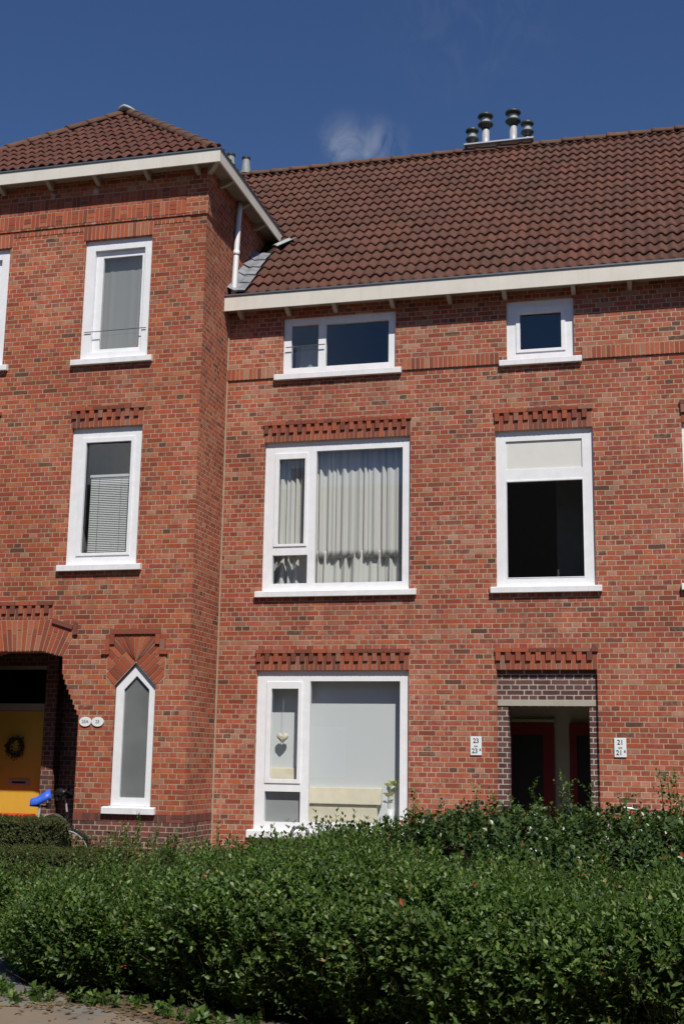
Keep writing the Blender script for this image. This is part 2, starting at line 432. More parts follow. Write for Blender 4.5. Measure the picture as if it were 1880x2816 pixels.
def leaf_mat(name, ramp, red=None, gloss=0.32, transl=0.28):
    t = NT(name)
    rnd = t.n('NewGeometry').outputs['Random Per Island']
    P = t.pos()
    c = t.ramp(rnd, ramp)
    patch = t.noise(P, 3.4, 4, 0.6)
    c = t.mix(t.rng(patch, 0.40, 0.62, 0.0, 0.60), c, tuple(x * 0.62 for x in ramp[1][1]))
    if red:
        sp = t.n('TexWhiteNoise'); sp.noise_dimensions = '1D'
        t.put(sp.inputs['W'], t.math('MULTIPLY', rnd, 917.3))
        c = t.mix(t.math('GREATER_THAN', sp.outputs['Value'], 1 - red), c, (0.34, 0.06, 0.035))
    p = t.principled(c, gloss, 0.38)
    s = t.n('BsdfTranslucent'); t.put(s.inputs['Color'], t.mix(1.0, c, (1.5, 1.9, 0.7), 'MULTIPLY'))
    m = t.n('MixShader'); m.inputs[0].default_value = transl
    t.t.links.new(p.outputs[0], m.inputs[1]); t.t.links.new(s.outputs[0], m.inputs[2])
    t.t.links.new(m.outputs[0], t.out.inputs['Surface'])
    return t.m
M_PRIVET = leaf_mat('privet_leaf', [(0.0, (0.028, 0.058, 0.014)), (0.40, (0.068, 0.124, 0.026)), (0.78, (0.130, 0.205, 0.045)), (0.97, (0.215, 0.285, 0.080)), (1.0, (0.28, 0.19, 0.08))], 0.0012, 0.47, 0.34)
M_SHRUB = leaf_mat('dark_glossy_leaf', [(0.0, (0.028, 0.056, 0.016)), (0.5, (0.054, 0.100, 0.026)), (0.9, (0.088, 0.142, 0.038)), (1.0, (0.14, 0.15, 0.045))], 0.012, 0.33, 0.2)
M_CLIP = leaf_mat('clipped_hedge_leaf', [(0.0, (0.045, 0.070, 0.02)), (0.4, (0.075, 0.108, 0.028)), (0.75, (0.115, 0.125, 0.042)), (1.0, (0.20, 0.125, 0.06))], None, 0.55)
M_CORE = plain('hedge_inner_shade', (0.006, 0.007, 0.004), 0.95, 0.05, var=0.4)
M_TWIG = plain('twig_bark', (0.085, 0.06, 0.04), 0.9, 0.1, var=0.2)
M_WREATH = leaf_mat('wreath_leaf', [(0.0, (0.02, 0.025, 0.012)), (0.5, (0.05, 0.055, 0.03)), (0.8, (0.10, 0.09, 0.05)), (1.0, (0.16, 0.13, 0.09))])
M_PLANT = leaf_mat('pale_yellow_leaf', [(0.0, (0.45, 0.40, 0.15)), (0.5, (0.6, 0.55, 0.3)), (0.8, (0.66, 0.62, 0.42)), (1.0, (0.7, 0.68, 0.5))])

# ------------------------------------------------------------------ building helpers
ORG = {}
def root_of(o):
    while o.parent: o = o.parent
    return o
class MB:
    """collects shapes and links them as one mesh object"""
    def __init__(self): self.v = []; self.f = []
    def add(self, vs, fs):
        n = len(self.v)
        self.v += [tuple(x) for x in vs]
        self.f += [tuple(i + n for i in f) for f in fs]
        return self
    def box(self, x0, x1, y0, y1, z0, z1):
        return self.add([(x0, y0, z0), (x1, y0, z0), (x1, y1, z0), (x0, y1, z0), (x0, y0, z1), (x1, y0, z1), (x1, y1, z1), (x0, y1, z1)],
                        [(0, 3, 2, 1), (4, 5, 6, 7), (0, 1, 5, 4), (1, 2, 6, 5), (2, 3, 7, 6), (3, 0, 4, 7)])
    def prism(self, pts, y0, y1, axis='y'):
        """polygon in (a,z) pushed from y0 to y1"""
        n = len(pts)
        if axis == 'y': vs = [(a, y0, z) for a, z in pts] + [(a, y1, z) for a, z in pts]
        else: vs = [(y0, a, z) for a, z in pts] + [(y1, a, z) for a, z in pts]
        fs = [tuple(range(n)), tuple(range(2 * n - 1, n - 1, -1))]
        for i in range(n):
            j = (i + 1) % n
            fs.append((j, i, i + n, j + n))
        return self.add(vs, fs)
    def tube(self, pts, r, seg=8, caps=True):
        pts = [Vector(p) for p in pts]
        rs = r if isinstance(r, (list, tuple)) else [r] * len(pts)
        base = []
        prev = None
        for i, p in enumerate(pts):
            d = (pts[min(i + 1, len(pts) - 1)] - pts[max(i - 1, 0)]).normalized()
            if prev is None:
                a = d.orthogonal().normalized()
            else:
                a = (prev - d * prev.dot(d))
                a = a.normalized() if a.length > 1e-6 else d.orthogonal().normalized()
            prev = a
            b = d.cross(a)
            base += [p + (a * math.cos(2 * math.pi * k / seg) + b * math.sin(2 * math.pi * k / seg)) * rs[i] for k in range(seg)]
        fs = []
        for i in range(len(pts) - 1):
            for k in range(seg):
                k2 = (k + 1) % seg
                fs.append((i * seg + k, i * seg + k2, (i + 1) * seg + k2, (i + 1) * seg + k))
        if caps:
            fs.append(tuple(range(seg - 1, -1, -1)))
            fs.append(tuple(range((len(pts) - 1) * seg, len(pts) * seg)))
        return self.add(base, fs)
    def lathe(self, c, prof, seg=24):
        vs = []; n = len(prof)
        for r, z in prof:
            vs += [(c[0] + r * math.cos(2 * math.pi * k / seg), c[1] + r * math.sin(2 * math.pi * k / seg), c[2] + z) for k in range(seg)]
        fs = []
        for i in range(n - 1):
            for k in range(seg):
                k2 = (k + 1) % seg
                fs.append((i * seg + k, i * seg + k2, (i + 1) * seg + k2, (i + 1) * seg + k))
        fs.append(tuple(range(seg - 1, -1, -1))); fs.append(tuple(range((n - 1) * seg, n * seg)))
        return self.add(vs, fs)
    def holes(self, outer, inner, y0, y1=None, back=True, front=True, rim=True, axis='y'):
        """plate in the (a,z) plane with holes; y0 = the visible face. y1 = the back"""
        bm = bmesh.new()
        loops = []
        for lp in [outer] + inner:
            vv = [bm.verts.new((a, 0, z)) for a, z in lp]
            ee = [bm.edges.new((vv[i], vv[(i + 1) % len(vv)])) for i in range(len(vv))]
            loops.append(vv)
        bmesh.ops.triangle_fill(bm, use_beauty=True, use_dissolve=False, edges=bm.edges[:], normal=(0, -1, 0))
        bm.verts.index_update()
        P = [(v.co.x, v.co.z) for v in bm.verts]
        T = [[v.index for v in f.verts] for f in bm.faces]
        L = [[v.index for v in lp] for lp in loops]
        bm.free()
        fix = []
        for t in T:      # face -y
            (ax, az), (bx, bz), (cx, cz) = (P[i] for i in t[:3])
            cr = (bx - ax) * (cz - az) - (bz - az) * (cx - ax)
            fix.append(t if cr > 0 else t[::-1])
        n = len(P)
        mk = (lambda a, y, z: (a, y, z)) if axis == 'y' else (lambda a, y, z: (y, a, z))
        vs = [mk(a, y0, z) for a, z in P]
        fs = [tuple(t) for t in fix] if front else []
        if y1 is not None:
            vs += [mk(a, y1, z) for a, z in P]
            if back: fs += [tuple(i + n for i in t[::-1]) for t in fix]
            for li, lp in enumerate(L):
                if li == 0 and not rim: continue
                for i in range(len(lp)):
                    a, b = lp[i], lp[(i + 1) % len(lp)]
                    fs.append((a, b, b + n, a + n))
        return self.add(vs, fs)
    def build(self, name, mat, parent=None, smooth=False, bevel=0.0, label=None):
        me = bpy.data.meshes.new(name)
        o = bpy.data.objects.new(name, me)
        COL.objects.link(o)
        org = Vector((0, 0, 0))
        if parent is not None:
            o.parent = parent
            org = ORG.get(root_of(parent).name, org)
        me.from_pydata([(x - org.x, y - org.y, z - org.z) for x, y, z in self.v], [], self.f)
        me.materials.append(mat)
        bm = bmesh.new(); bm.from_mesh(me)
        if bevel:
            bmesh.ops.remove_doubles(bm, verts=bm.verts, dist=1e-5)
        bmesh.ops.recalc_face_normals(bm, faces=bm.faces) if bevel else None
        if bevel:
            es = [e for e in bm.edges if len(e.link_faces) == 2 and e.calc_face_angle(0) > 0.6]
            bmesh.ops.bevel(bm, geom=es, offset=bevel, segments=2, affect='EDGES', profile=0.6)
        bm.to_mesh(me); bm.free()
        if smooth:
            for p in me.polygons: p.use_smooth = True
        if label: o['label'] = label
        return o
def rect(x0, x1, z0, z1): return [(x0, z0), (x1, z0), (x1, z1), (x0, z1)]
def raw(name, V, F, mat, parent=None, smooth=False):
    """big arrays -> one mesh (faces all of one size)"""
    V = np.asarray(V, np.float32); F = np.asarray(F, np.int32)
    if parent is not None:
        o0 = ORG.get(root_of(parent).name)
        if o0 is not None: V = V - np.array(o0, np.float32)
    me = bpy.data.meshes.new(name)
    k = F.shape[1]
    me.vertices.add(len(V)); me.vertices.foreach_set('co', V.ravel())
    me.loops.add(F.size); me.loops.foreach_set('vertex_index', F.ravel())
    me.polygons.add(len(F))
    me.polygons.foreach_set('loop_start', np.arange(0, F.size, k, dtype=np.int32))
    me.update(calc_edges=True)
    me.validate()
    me.materials.append(mat)
    if smooth: me.polygons.foreach_set('use_smooth', np.ones(len(F), bool))
    o = bpy.data.objects.new(name, me); COL.objects.link(o)
    if parent is not None: o.parent = parent
    return o
def tag(o, label, cat, group=None, kind=None):
    if label: o['label'] = label
    if cat: o['category'] = cat
    if group: o['group'] = group
    if kind: o['kind'] = kind
    return o
def thing(name, loc, label, cat, group=None):
    o = bpy.data.objects.new(name, None); COL.objects.link(o)
    o.location = loc; o.empty_display_size = 0.2
    ORG[o.name] = Vector(loc)
    return tag(o, label, cat, group)

ZG = -1.6           # street level; z = 0 is the eye
TY = -1.03          # front of the corner house
XC = -8.245         # middle of the corner house
XI = -5.86          # inner corner
XL = 2 * XC - XI    # far left corner of the corner house
def mir(pts): return [(2 * XC - a, z) for a, z in pts][::-1]

# ------------------------------------------------------------------ ground
def ground():
    t = NT('bare_soil')
    P = t.pos()
    c = t.ramp(t.noise(P, 5.0, 6, 0.7), [(0.3, (0.055, 0.04, 0.028)), (0.55, (0.13, 0.10, 0.07)), (0.75, (0.21, 0.165, 0.12))])
    t.principled(c, 0.95, 0.1, 0.0, t.bump(t.noise(P, 40.0, 5, 0.7), 0.8, 0.02))
    m = MB(); N = 40
    for i in range(1):
        m.add([(-300, -300, ZG), (300, -300, ZG), (300, 300, ZG), (-300, 300, ZG)], [(0, 1, 2, 3)])
    tag(m.build('ground', t.m), None, None, kind='structure')
    # pavement of large grey slabs round the front and the left of the hedge
    t = NT('worn_concrete_slab')
    P = t.pos()
    b = t.n('TexBrick'); b.inputs['Scale'].default_value = 1.0
    b.inputs['Brick Width'].default_value = 0.6; b.inputs['Row Height'].default_value = 0.3
    b.inputs['Mortar Size'].default_value = 0.006
    b.inputs['Color1'].default_value = (0.155, 0.148, 0.138, 1); b.inputs['Color2'].default_value = (0.185, 0.176, 0.163, 1)
    b.inputs['Mortar'].default_value = (0.08, 0.07, 0.055, 1)
    t.put(b.inputs['Vector'], P)
    c = t.mix(1.0, b.outputs['Color'], t.ramp(t.noise(P, 3.0, 6, 0.7), [(0.3, (0.72, 0.70, 0.67)), (0.7, (1.1, 1.1, 1.1))]), 'MULTIPLY')
    sandy = t.rng(t.noise(P, 1.4, 5, 0.65), 0.48, 0.62, 0.0, 0.8)
    sy = t.n('SeparateXYZ'); t.put(sy.inputs[0], P)
    sandy = t.math('MAXIMUM', sandy, t.math('MULTIPLY', t.rng(t.math('ADD', sy.outputs[1], t.noise(P, 2.0, 3)), -7.7, -8.0), t.rng(t.noise(P, 7.0, 4), 0.3, 0.5, 0.5, 0.95)))
    c = t.mix(sandy, c, (0.20, 0.152, 0.108))
    t.principled(c, 0.9, 0.2, 0.0, t.bump(t.noise(P, 60.0, 4), 0.5, 0.006))
    edge = [(-6.6, -5.5), (-5.5, -5.8), (-5.0, -6.7), (-4.45, -7.6), (-3.8, -8.05), (-2.85, -8.65), (-1, -9.3), (3, -10.0), (9, -10.4)]
    m = MB()
    pts = edge + [(9, -24), (-20, -24), (-20, -5.2)]
    m.add([(x, y, ZG + 0.006) for x, y in pts], [tuple(range(len(pts) - 1, -1, -1))])
    tag(m.build('pavement', t.m), None, None, kind='structure')
    # path of small grey-red clinkers along the house fronts
    m = MB(); m.box(-20, 9, -2.3, 1.6, ZG - 0.1, ZG + 0.03)
    tag(m.build('path', M_STONE), None, None, kind='structure')
ground()

# ------------------------------------------------------------------ the row house (right)
RH = thing('row_house', (-1.5, 0, ZG), 'long red brick row house with white windows under its broad tiled roof', 'house')
XR = 6.2
EDGE_W = (0.335, 1.6)
OPEN = [rect(-5.04, -3.419, 5.30, 6.125), rect(-1.894, -1.0, 5.30, 6.13), rect(-5.263, -3.205, 2.21, 4.314),
        rect(-2.056, -0.786, 2.215, 4.314), rect(-5.288, -3.21, -0.93, 1.153), rect(EDGE_W[0], EDGE_W[1], 2.215, 4.314)]
DOOR = rect(-2.065, -0.802, ZG + 0.1, 1.156)
mb = MB(); mb.holes(rect(XI, XR, ZG - 0.3, 6.30), OPEN + [DOOR], 0.0, 0.12)
mb.build('wall', M_BRICK, RH)
# rear and end of the house
mb = MB(); mb.box(XI + 0.3, XR, 8.2, 8.4, ZG, 6.3); mb.box(XR - 0.2, XR, 0.125, 8.195, ZG, 6.3)
mb.build('rear_wall', M_BRICK, RH)

def soldier_row(name, x0, x1, z0, z1, y, mat, parent, n=None, proud=0.006, depth=0.03, gap=0.0105):
    n = n or max(1, round((x1 - x0) / 0.0625))
    w = (x1 - x0) / n
    m = MB(); m.box(x0, x1, y - proud + 0.003, y + depth, z0 + 0.001, z1 - 0.001)
    back = m.build(name, M_MORTAR, parent)
    m = MB()
    for k in range(n):
        j = random.uniform(-0.0015, 0.0015)
        m.box(x0 + k * w + gap / 2 + j, x0 + (k + 1) * w - gap / 2 + j, y - proud - random.uniform(0, 0.002), y + depth - 0.004, z0 + 0.004, z1 - 0.004)
    m.build('upright_bricks', mat, back)
    return back
def dentil_lintel(x0, x1, z0, z1, y, parent, mat=M_DENTIL):
    """upright bricks, every second one stepping forward in its upper half, under a projecting course"""
    n = 2 * round((x1 - x0) / 0.124)
    w = (x1 - x0) / n
    m = MB(); m.box(x0, x1, y - 0.003, y + 0.03, z0 + 0.001, z1 - 0.001)
    back = m.build('lintel', M_MORTAR, parent)
    m = MB()
    for k in range(n):
        a, b = x0 + k * w + 0.0045, x0 + (k + 1) * w - 0.0045
        m.box(a, b, y - 0.008 - random.uniform(0, 0.002), y + 0.02, z0 + 0.003, z1 - 0.003)
    m.build('upright_bricks', mat, back)
    zm = z1 - 0.108
    for k in range(0, n, 2):
        m = MB()
        a, b = x0 + k * w + 0.002, x0 + (k + 1) * w - 0.002
        m.box(a - 0.002, b + 0.002, y - 0.031 - random.uniform(0, 0.004), y - 0.011, zm + random.uniform(-0.003, 0.003), z1 - 0.002)
        m.build('dentil', mat, back)
    m = MB()
    p = x0 - 0.012
    while p < x1 - 0.02:
        L = min(random.choice((0.215, 0.105, 0.215)), x1 + 0.012 - p)
        m.box(p + 0.002, p + L - 0.002, y - 0.032 - random.uniform(0, 0.003), y - 0.002, z1 + 0.002, z1 + 0.052)
        p += L + 0.006
    m.build('projecting_course', mat, back)
    return back
for (a, b, z0, z1) in ((-5.275, -3.2, 4.316, 4.55), (-2.062, -0.79, 4.316, 4.555), (-5.295, -3.205, 1.155, 1.382), (-2.075, -0.795, 1.158, 1.382), (EDGE_W[0] - 0.005, EDGE_W[1] + 0.005, 4.316, 4.555)):
    dentil_lintel(a, b, z0, z1, 0.0, RH)
for (a, b) in ((XI + 0.004, -5.15), (-3.325, -1.995), (-0.895, XR)):
    s = soldier_row('string_course', a, b, 5.245, 5.405, 0.0, M_SOLDIER, RH, proud=0.022)

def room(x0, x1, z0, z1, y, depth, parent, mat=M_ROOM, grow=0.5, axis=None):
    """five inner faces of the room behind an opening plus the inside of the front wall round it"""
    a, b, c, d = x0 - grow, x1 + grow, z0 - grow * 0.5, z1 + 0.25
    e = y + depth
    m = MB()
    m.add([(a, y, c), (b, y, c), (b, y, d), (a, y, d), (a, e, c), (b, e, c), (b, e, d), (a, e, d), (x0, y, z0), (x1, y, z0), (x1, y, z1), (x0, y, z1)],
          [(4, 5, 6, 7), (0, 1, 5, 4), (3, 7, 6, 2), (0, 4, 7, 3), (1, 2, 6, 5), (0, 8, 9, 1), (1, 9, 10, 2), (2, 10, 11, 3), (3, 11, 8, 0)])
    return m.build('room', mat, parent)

def window(parent, outer, holes, y, sashes=(), panes=(), sill=None, glass=M_GLASS, pts=None, frame_d=0.042, label=None, sash_y=0.028):
    """frame plate set back in the opening, sashes (outer, glass) standing proud, panes, sill"""
    fr = MB().holes(pts or rect(*outer), holes, y + frame_d, y + frame_d + 0.07).build('window', M_FRAME, parent, bevel=0.0, label=label)
    for so_, gl in sashes:
        e = 0.014
        MB().holes(rect(so_[0] - e + 0.02, so_[1] + e - 0.02, so_[2] - e + 0.02, so_[3] + e - 0.02), [rect(*gl)], y + sash_y, y + frame_d + 0.035).build('sash', M_FRAME, fr, bevel=0.004)
    for pn in panes:
        MB().box(pn[0] - 0.01, pn[1] + 0.01, y + frame_d + 0.038, y + frame_d + 0.044, pn[2] - 0.01, pn[3] + 0.01).build('pane', glass, fr)
    if sill:
        x0, x1, z0, z1 = sill
        m = MB()
        pr = [(y - 0.062, z0), (y + 0.10, z0), (y + 0.10, z1 + 0.012), (y + 0.035, z1 + 0.012), (y - 0.055, z1 - 0.003), (y - 0.062, z1 - 0.008)]
        m.prism(pr, x0, x1, axis='x')
        m.build('sill', M_SILL, fr, bevel=0.004)
    return fr
def stay(win, pts, r=0.007):
    MB().tube(pts, r, 6).build('stay_bar', M_ZINC, win)

w0 = window(RH, (-5.04, -3.419, 5.30, 6.125), [rect(-4.93, -4.535, 5.392, 6.024), rect(-4.426, -3.527, 5.394, 6.012)], 0.0,
            panes=[(-4.93, -4.535, 5.392, 6.024), (-4.426, -3.527, 5.394, 6.012)], sill=(-5.147, -3.329, 5.205, 5.288))
stay(w0, [(-5.0, 0.0, 5.69), (-4.43, 0.0, 5.70)])
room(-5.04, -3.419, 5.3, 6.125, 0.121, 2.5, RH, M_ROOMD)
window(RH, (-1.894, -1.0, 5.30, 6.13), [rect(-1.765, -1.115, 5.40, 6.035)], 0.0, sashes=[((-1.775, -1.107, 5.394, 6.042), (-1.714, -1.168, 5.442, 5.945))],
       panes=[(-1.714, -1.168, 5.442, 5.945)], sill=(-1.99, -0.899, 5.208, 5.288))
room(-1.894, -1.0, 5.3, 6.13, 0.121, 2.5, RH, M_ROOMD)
def trio(z, outer, sash, gl, right, low, sill):
    return window(RH, outer, [rect(*[sash[0] + .008, sash[1] - .008, sash[2] + .008, sash[3] - .008]), rect(*right), rect(*low)], 0.0, sashes=[(sash, gl)], panes=[gl, right, low], sill=sill)
trio(0, (-5.263, -3.205, 2.21, 4.314), (-5.126, -4.642, 2.838, 4.164), (-5.06, -4.689, 2.88, 4.075), (-4.527, -3.318, 2.335, 4.174), (-5.125, -4.633, 2.335, 2.727), (-5.338, -3.11, 2.142, 2.222))
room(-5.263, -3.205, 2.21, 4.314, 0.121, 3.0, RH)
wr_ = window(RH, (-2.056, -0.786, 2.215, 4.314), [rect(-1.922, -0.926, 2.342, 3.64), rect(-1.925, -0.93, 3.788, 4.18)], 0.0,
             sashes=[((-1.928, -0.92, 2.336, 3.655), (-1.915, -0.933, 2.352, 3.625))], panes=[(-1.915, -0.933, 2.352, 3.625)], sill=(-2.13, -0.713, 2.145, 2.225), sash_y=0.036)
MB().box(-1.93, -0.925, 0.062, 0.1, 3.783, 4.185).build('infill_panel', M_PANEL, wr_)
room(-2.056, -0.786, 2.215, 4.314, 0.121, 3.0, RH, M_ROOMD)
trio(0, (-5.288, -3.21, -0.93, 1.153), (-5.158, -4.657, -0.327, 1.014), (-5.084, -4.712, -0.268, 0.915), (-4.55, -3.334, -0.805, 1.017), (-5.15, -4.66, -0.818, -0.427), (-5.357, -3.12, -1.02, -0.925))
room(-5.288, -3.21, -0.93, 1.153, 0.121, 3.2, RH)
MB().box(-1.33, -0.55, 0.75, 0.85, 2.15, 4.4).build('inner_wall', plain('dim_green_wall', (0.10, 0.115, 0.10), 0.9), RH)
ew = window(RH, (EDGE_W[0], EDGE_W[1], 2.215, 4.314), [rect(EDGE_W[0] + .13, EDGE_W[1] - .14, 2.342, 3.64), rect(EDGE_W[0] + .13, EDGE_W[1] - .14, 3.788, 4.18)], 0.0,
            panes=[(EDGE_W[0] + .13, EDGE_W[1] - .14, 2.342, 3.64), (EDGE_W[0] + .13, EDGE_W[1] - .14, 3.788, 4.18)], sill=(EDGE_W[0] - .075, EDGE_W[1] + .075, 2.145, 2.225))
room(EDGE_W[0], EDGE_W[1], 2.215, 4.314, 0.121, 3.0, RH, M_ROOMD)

# entrance hall
ent = MB().holes([(-2.065, ZG + 0.1), (-1.93, ZG + 0.1), (-1.93, 0.70), (-0.913, 0.70), (-0.913, ZG + 0.1), (-0.802, ZG + 0.1), (-0.802, 1.156), (-2.065, 1.156)], [], 0.058, 0.3).build('entrance_surround', M_PURPLE, RH)
MB().box(-2.063, -0.83, 0.046, 0.2, 0.703, 0.782).build('beam', M_CREAM2, ent, bevel=0.004)
m = MB()   # hall shell: sides, ceiling, floor, back
a, b, c, d, y0, y1 = -2.5, -0.55, ZG + 0.1, 0.95, 0.301, 1.35
m.add([(a, y0, c), (b, y0, c), (b, y0, d), (a, y0, d), (a, y1, c), (b, y1, c), (b, y1, d), (a, y1, d)], [(4, 5, 6, 7), (3, 7, 6, 2), (0, 4, 7, 3), (1, 2, 6, 5), (0, 1, 5, 4)])
hall = m.build('entrance_hall', M_HALL, RH)
MB().box(-2.2, -1.45, 1.28, 1.345, 0.535, 0.575).build('door_header', M_HALL, hall)
for (x0, x1) in ((-2.12, -1.462), (-1.258, -0.62)):
    dr = MB().holes(rect(x0, x1, ZG + 0.12, 0.53), [rect(x0 + .1, x1 - .15, -0.62, 0.37)], 1.27, 1.32).build('door', M_REDDOOR, hall)
    MB().box(x0 + .09, x1 - .14, 1.295, 1.305, -0.63, 0.38).build('door_glass', M_ROOMD, dr)
MB().box(-1.70, -1.33, 0.95, 1.05, 0.845, 0.945).build('ceiling_light', M_PANEL, hall, bevel=0.015)
MB().box(-2.3, -0.6, -0.25, 0.5, ZG, ZG + 0.13).build('door_step', M_STONE, RH, bevel=0.01)

# eaves of the row house
O = 0.235
mb = MB(); mb.box(XI + 0.005, XR, -O, -O + 0.025, 6.213, 6.428); fas = mb.build('fascia', M_CREAM, RH)
MB().box(XI + 0.005, XR, -O - 0.016, -O + 0.03, 6.430, 6.452).build('gutter_edge', M_ZINC, fas)
MB().box(XI + 0.005, XR, -O + 0.027, 0.6, 6.30, 6.33).build('gutter_bed', M_ZINC, fas)
MB().box(XI + 0.005, XR, -O + 0.027, 0.0 - 0.002, 6.262, 6.285).build('soffit', M_SOFFIT, RH)
def bracket(parent, at, ln, zt, zb, axis='y', w=0.058):
    """curved under-side, deeper at the wall"""
    x, y = at
    pr = [(0, zt), (ln, zt), (ln, zt - 0.035)]
    for k in range(1, 7):
        q = k / 6
        pr.append((ln * (1 - q) * 0.92, zt - 0.035 - (zt - 0.035 - zb) * math.sin(q * math.pi / 2)))
    m = MB()
    if axis == 'y': m.prism([(y - a, z) for a, z in pr], x - w / 2, x + w / 2, axis='x')
    else: m.prism([(x + a, z) for a, z in pr], y - w / 2, y + w / 2, axis='y')
    return m.build('bracket', M_CREAM2, parent)
for x in (-5.66, -4.956, -4.271, -3.455, -2.658, -1.905, -0.99, -0.256, 0.5, 1.25, 2.0):
    bracket(RH, (x, -0.002), 0.205, 6.262, 6.152)

# ------------------------------------------------------------------ tiles
TH = R(43)
def tiles(name, mat, parent, x0, width, y0, z0, length, keep=None, clip=(), ydir=1, gauge=0.33, amp=0.0215):
    """double-roll concrete tiles as separate islands: 0.30 wide, two waves each, laid in overlapping rows"""
    ud = np.array([1.0, 0, 0]); vd = np.array([0, math.cos(TH) * ydir, math.sin(TH)]); nd = np.array([0, -math.sin(TH) * ydir, math.cos(TH)])
    nu = 17
    V = []; F = []; n = 0
    rows = int(math.ceil(length / gauge)); cols = int(math.ceil(width / 0.30))
    for r in range(rows):
        for c in range(cols):
            ux = x0 + c * 0.30
            cen = np.array([ux + 0.15, y0, z0]) + vd * (r * gauge + 0.16)
            if keep and not keep(cen): continue
            jl, ju, jn = random.gauss(0, 0.004), random.gauss(0, 0.002), random.gauss(0, 0.0022)
            sk = random.gauss(0, 0.004)
            top = min((r + 1) * gauge + 0.05, length + 0.02)
            for (s, hh) in ((r * gauge + jl, -0.022), (r * gauge + jl - 0.004, 0.0), (r * gauge + jl + 0.11, None), (top, None)):
                for k in range(nu):
                    q = k / (nu - 1)
                    uu = ux + q * 0.302 + ju
                    ph = (q * 2) % 1.0
                    wave = amp * (-math.cos(math.pi * ph / 0.63) if ph < 0.63 else math.cos(math.pi * (ph - 0.63) / 0.37))
                    f = (s - r * gauge) / (gauge + 0.05)
                    lift = 0.030 * (1 - f) + jn
                    nn = wave + lift + (hh or 0.0)
                    V.append(np.array([uu, y0, z0]) + vd * (s + sk * (q - 0.5)) + nd * nn)
            for i in range(3):
                for k in range(nu - 1):
                    a = n + i * nu + k
                    F.append((a, a + 1, a + nu + 1, a + nu))
            n += 4 * nu
    o = raw(name, V, F, mat, parent)
    if clip:
        off = ORG.get(root_of(o).name, Vector())
        bm = bmesh.new(); bm.from_mesh(o.data)
        for pco, pno in clip:
            bmesh.ops.bisect_plane(bm, geom=bm.verts[:] + bm.edges[:] + bm.faces[:], plane_co=Vector(pco) - off, plane_no=pno, clear_outer=True)
        bm.to_mesh(o.data); bm.free()
    for p in o.data.polygons: p.use_smooth = True
    return o
EY, EZ = -0.165, 6.455
RL = 6.12
RYc, RZc = EY + RL * math.cos(TH), EZ + RL * math.sin(TH)
XTE = XI + 0.26                       # right eave of the corner house
ZTE = 8.15
def keep_main(c):
    if c[2] < ZTE + 0.05: return c[0] > -5.62 + 0.15
    return c[2] > ZTE + (XTE - c[0]) * math.tan(TH) - 0.25
roof = MB()
dk = lambda s, n_: (EY + s * math.cos(TH) - n_ * math.sin(TH), EZ + s * math.sin(TH) + n_ * math.cos(TH))
A, B, C_, D_ = dk(0.0, -0.02), dk(RL, -0.02), dk(RL, -0.12), dk(0.1, -0.12)
roof.prism([A, B, C_, D_], XI + 0.02, XR, axis='x')
back = [(B[0] + 0.005, B[1]), (B[0] + 4.6, B[1] - 4.6 * math.tan(TH)), (B[0] + 4.6, B[1] - 4.6 * math.tan(TH) - 0.12), (B[0] + 0.005, B[1] - 0.15)]
roof.prism(back, XL - 0.3, XR, axis='x')
A2 = dk(2.4, -0.02); D2 = dk(2.4, -0.12)
roof.prism([A2, B, C_, D2], XL - 0.3, XI + 0.015, axis='x')
rf = roof.build('roof', M_DECK, RH)
tiles('roof_tiles', M_TILE, rf, -8.62, XR + 8.6, EY, EZ, RL, keep_main)
def ridge_run(name, p, q, parent, mat, L=0.42, r=0.115, lift=-0.02):
    p = Vector(p); q = Vector(q)
    d = (q - p); tot = d.length; d.normalize()
    side = d.cross(Vector((0, 0, 1))).normalized(); up = side.cross(d)
    n = max(1, round(tot / L)); L = tot / n
    V = []; F = []; c = 0
    for i in range(n):
        j = random.gauss(0, 0.004); jr = random.uniform(-0.03, 0.03)
        for (s, rr, dz) in ((i * L - 0.01, r * 1.0, 0), (i * L + L * 0.12, r * 1.06, 0.004), (i * L + L * 0.2, r * 0.97, 0), (i * L + L + 0.03, r * 0.9, -0.004)):
            for k in range(11):
                a = math.pi * (-0.08 + 1.16 * k / 10) + jr
                V.append(tuple(p + d * s + side * (rr * math.cos(a)) + up * (rr * math.sin(a) * 0.85 + dz + lift + j)))
        for t_ in range(3):
            for k in range(10):
                a = c + t_ * 11 + k
                F.append((a, a + 1, a + 12, a + 11))
        V2 = c
        c += 44
    o = raw(name, V, F, mat, parent)
    sol = o.modifiers.new('thickness', 'SOLIDIFY'); sol.thickness = 0.014
    for pl in o.data.polygons: pl.use_smooth = True
    return o
ridge_run('ridge_tiles', (-8.6, RYc, RZc + 0.0), (XR, RYc, RZc + 0.0), rf, M_RIDGE, 0.38, 0.10)

# lead along the corner house wall and at the foot of its eave
lead = MB()
for k in range(5):
    s0, s1 = 0.08 + k * 0.30, 0.08 + k * 0.30 + 0.33
    pts = []
    for s, n_ in ((s0, 0.062), (s1, 0.045)):
        y, z = dk(s, n_)
        for (x, dz) in ((XI + 0.002, 0.06), (XI + 0.10, 0.0), (-5.70, 0.006), (-5.585, -0.012)):
            pts.append((x, y + random.uniform(-0.008, 0.008), z + dz + random.uniform(-0.006, 0.006)))
    lead.add(pts, [(0, 1, 5, 4), (1, 2, 6, 5), (2, 3, 7, 6)])
    y, z = dk(s0, 0.035)
    n0 = len(lead.v); lead.add([(XI + 0.10, y, z), (-5.70, y, z), (-5.585, y, z - .012)], []); 
    lead.f += [(n0 - 7, n0, n0 + 1, n0 - 6), (n0 - 6, n0 + 1, n0 + 2, n0 - 5)]
lead.build('lead_flashing', M_LEAD, rf)

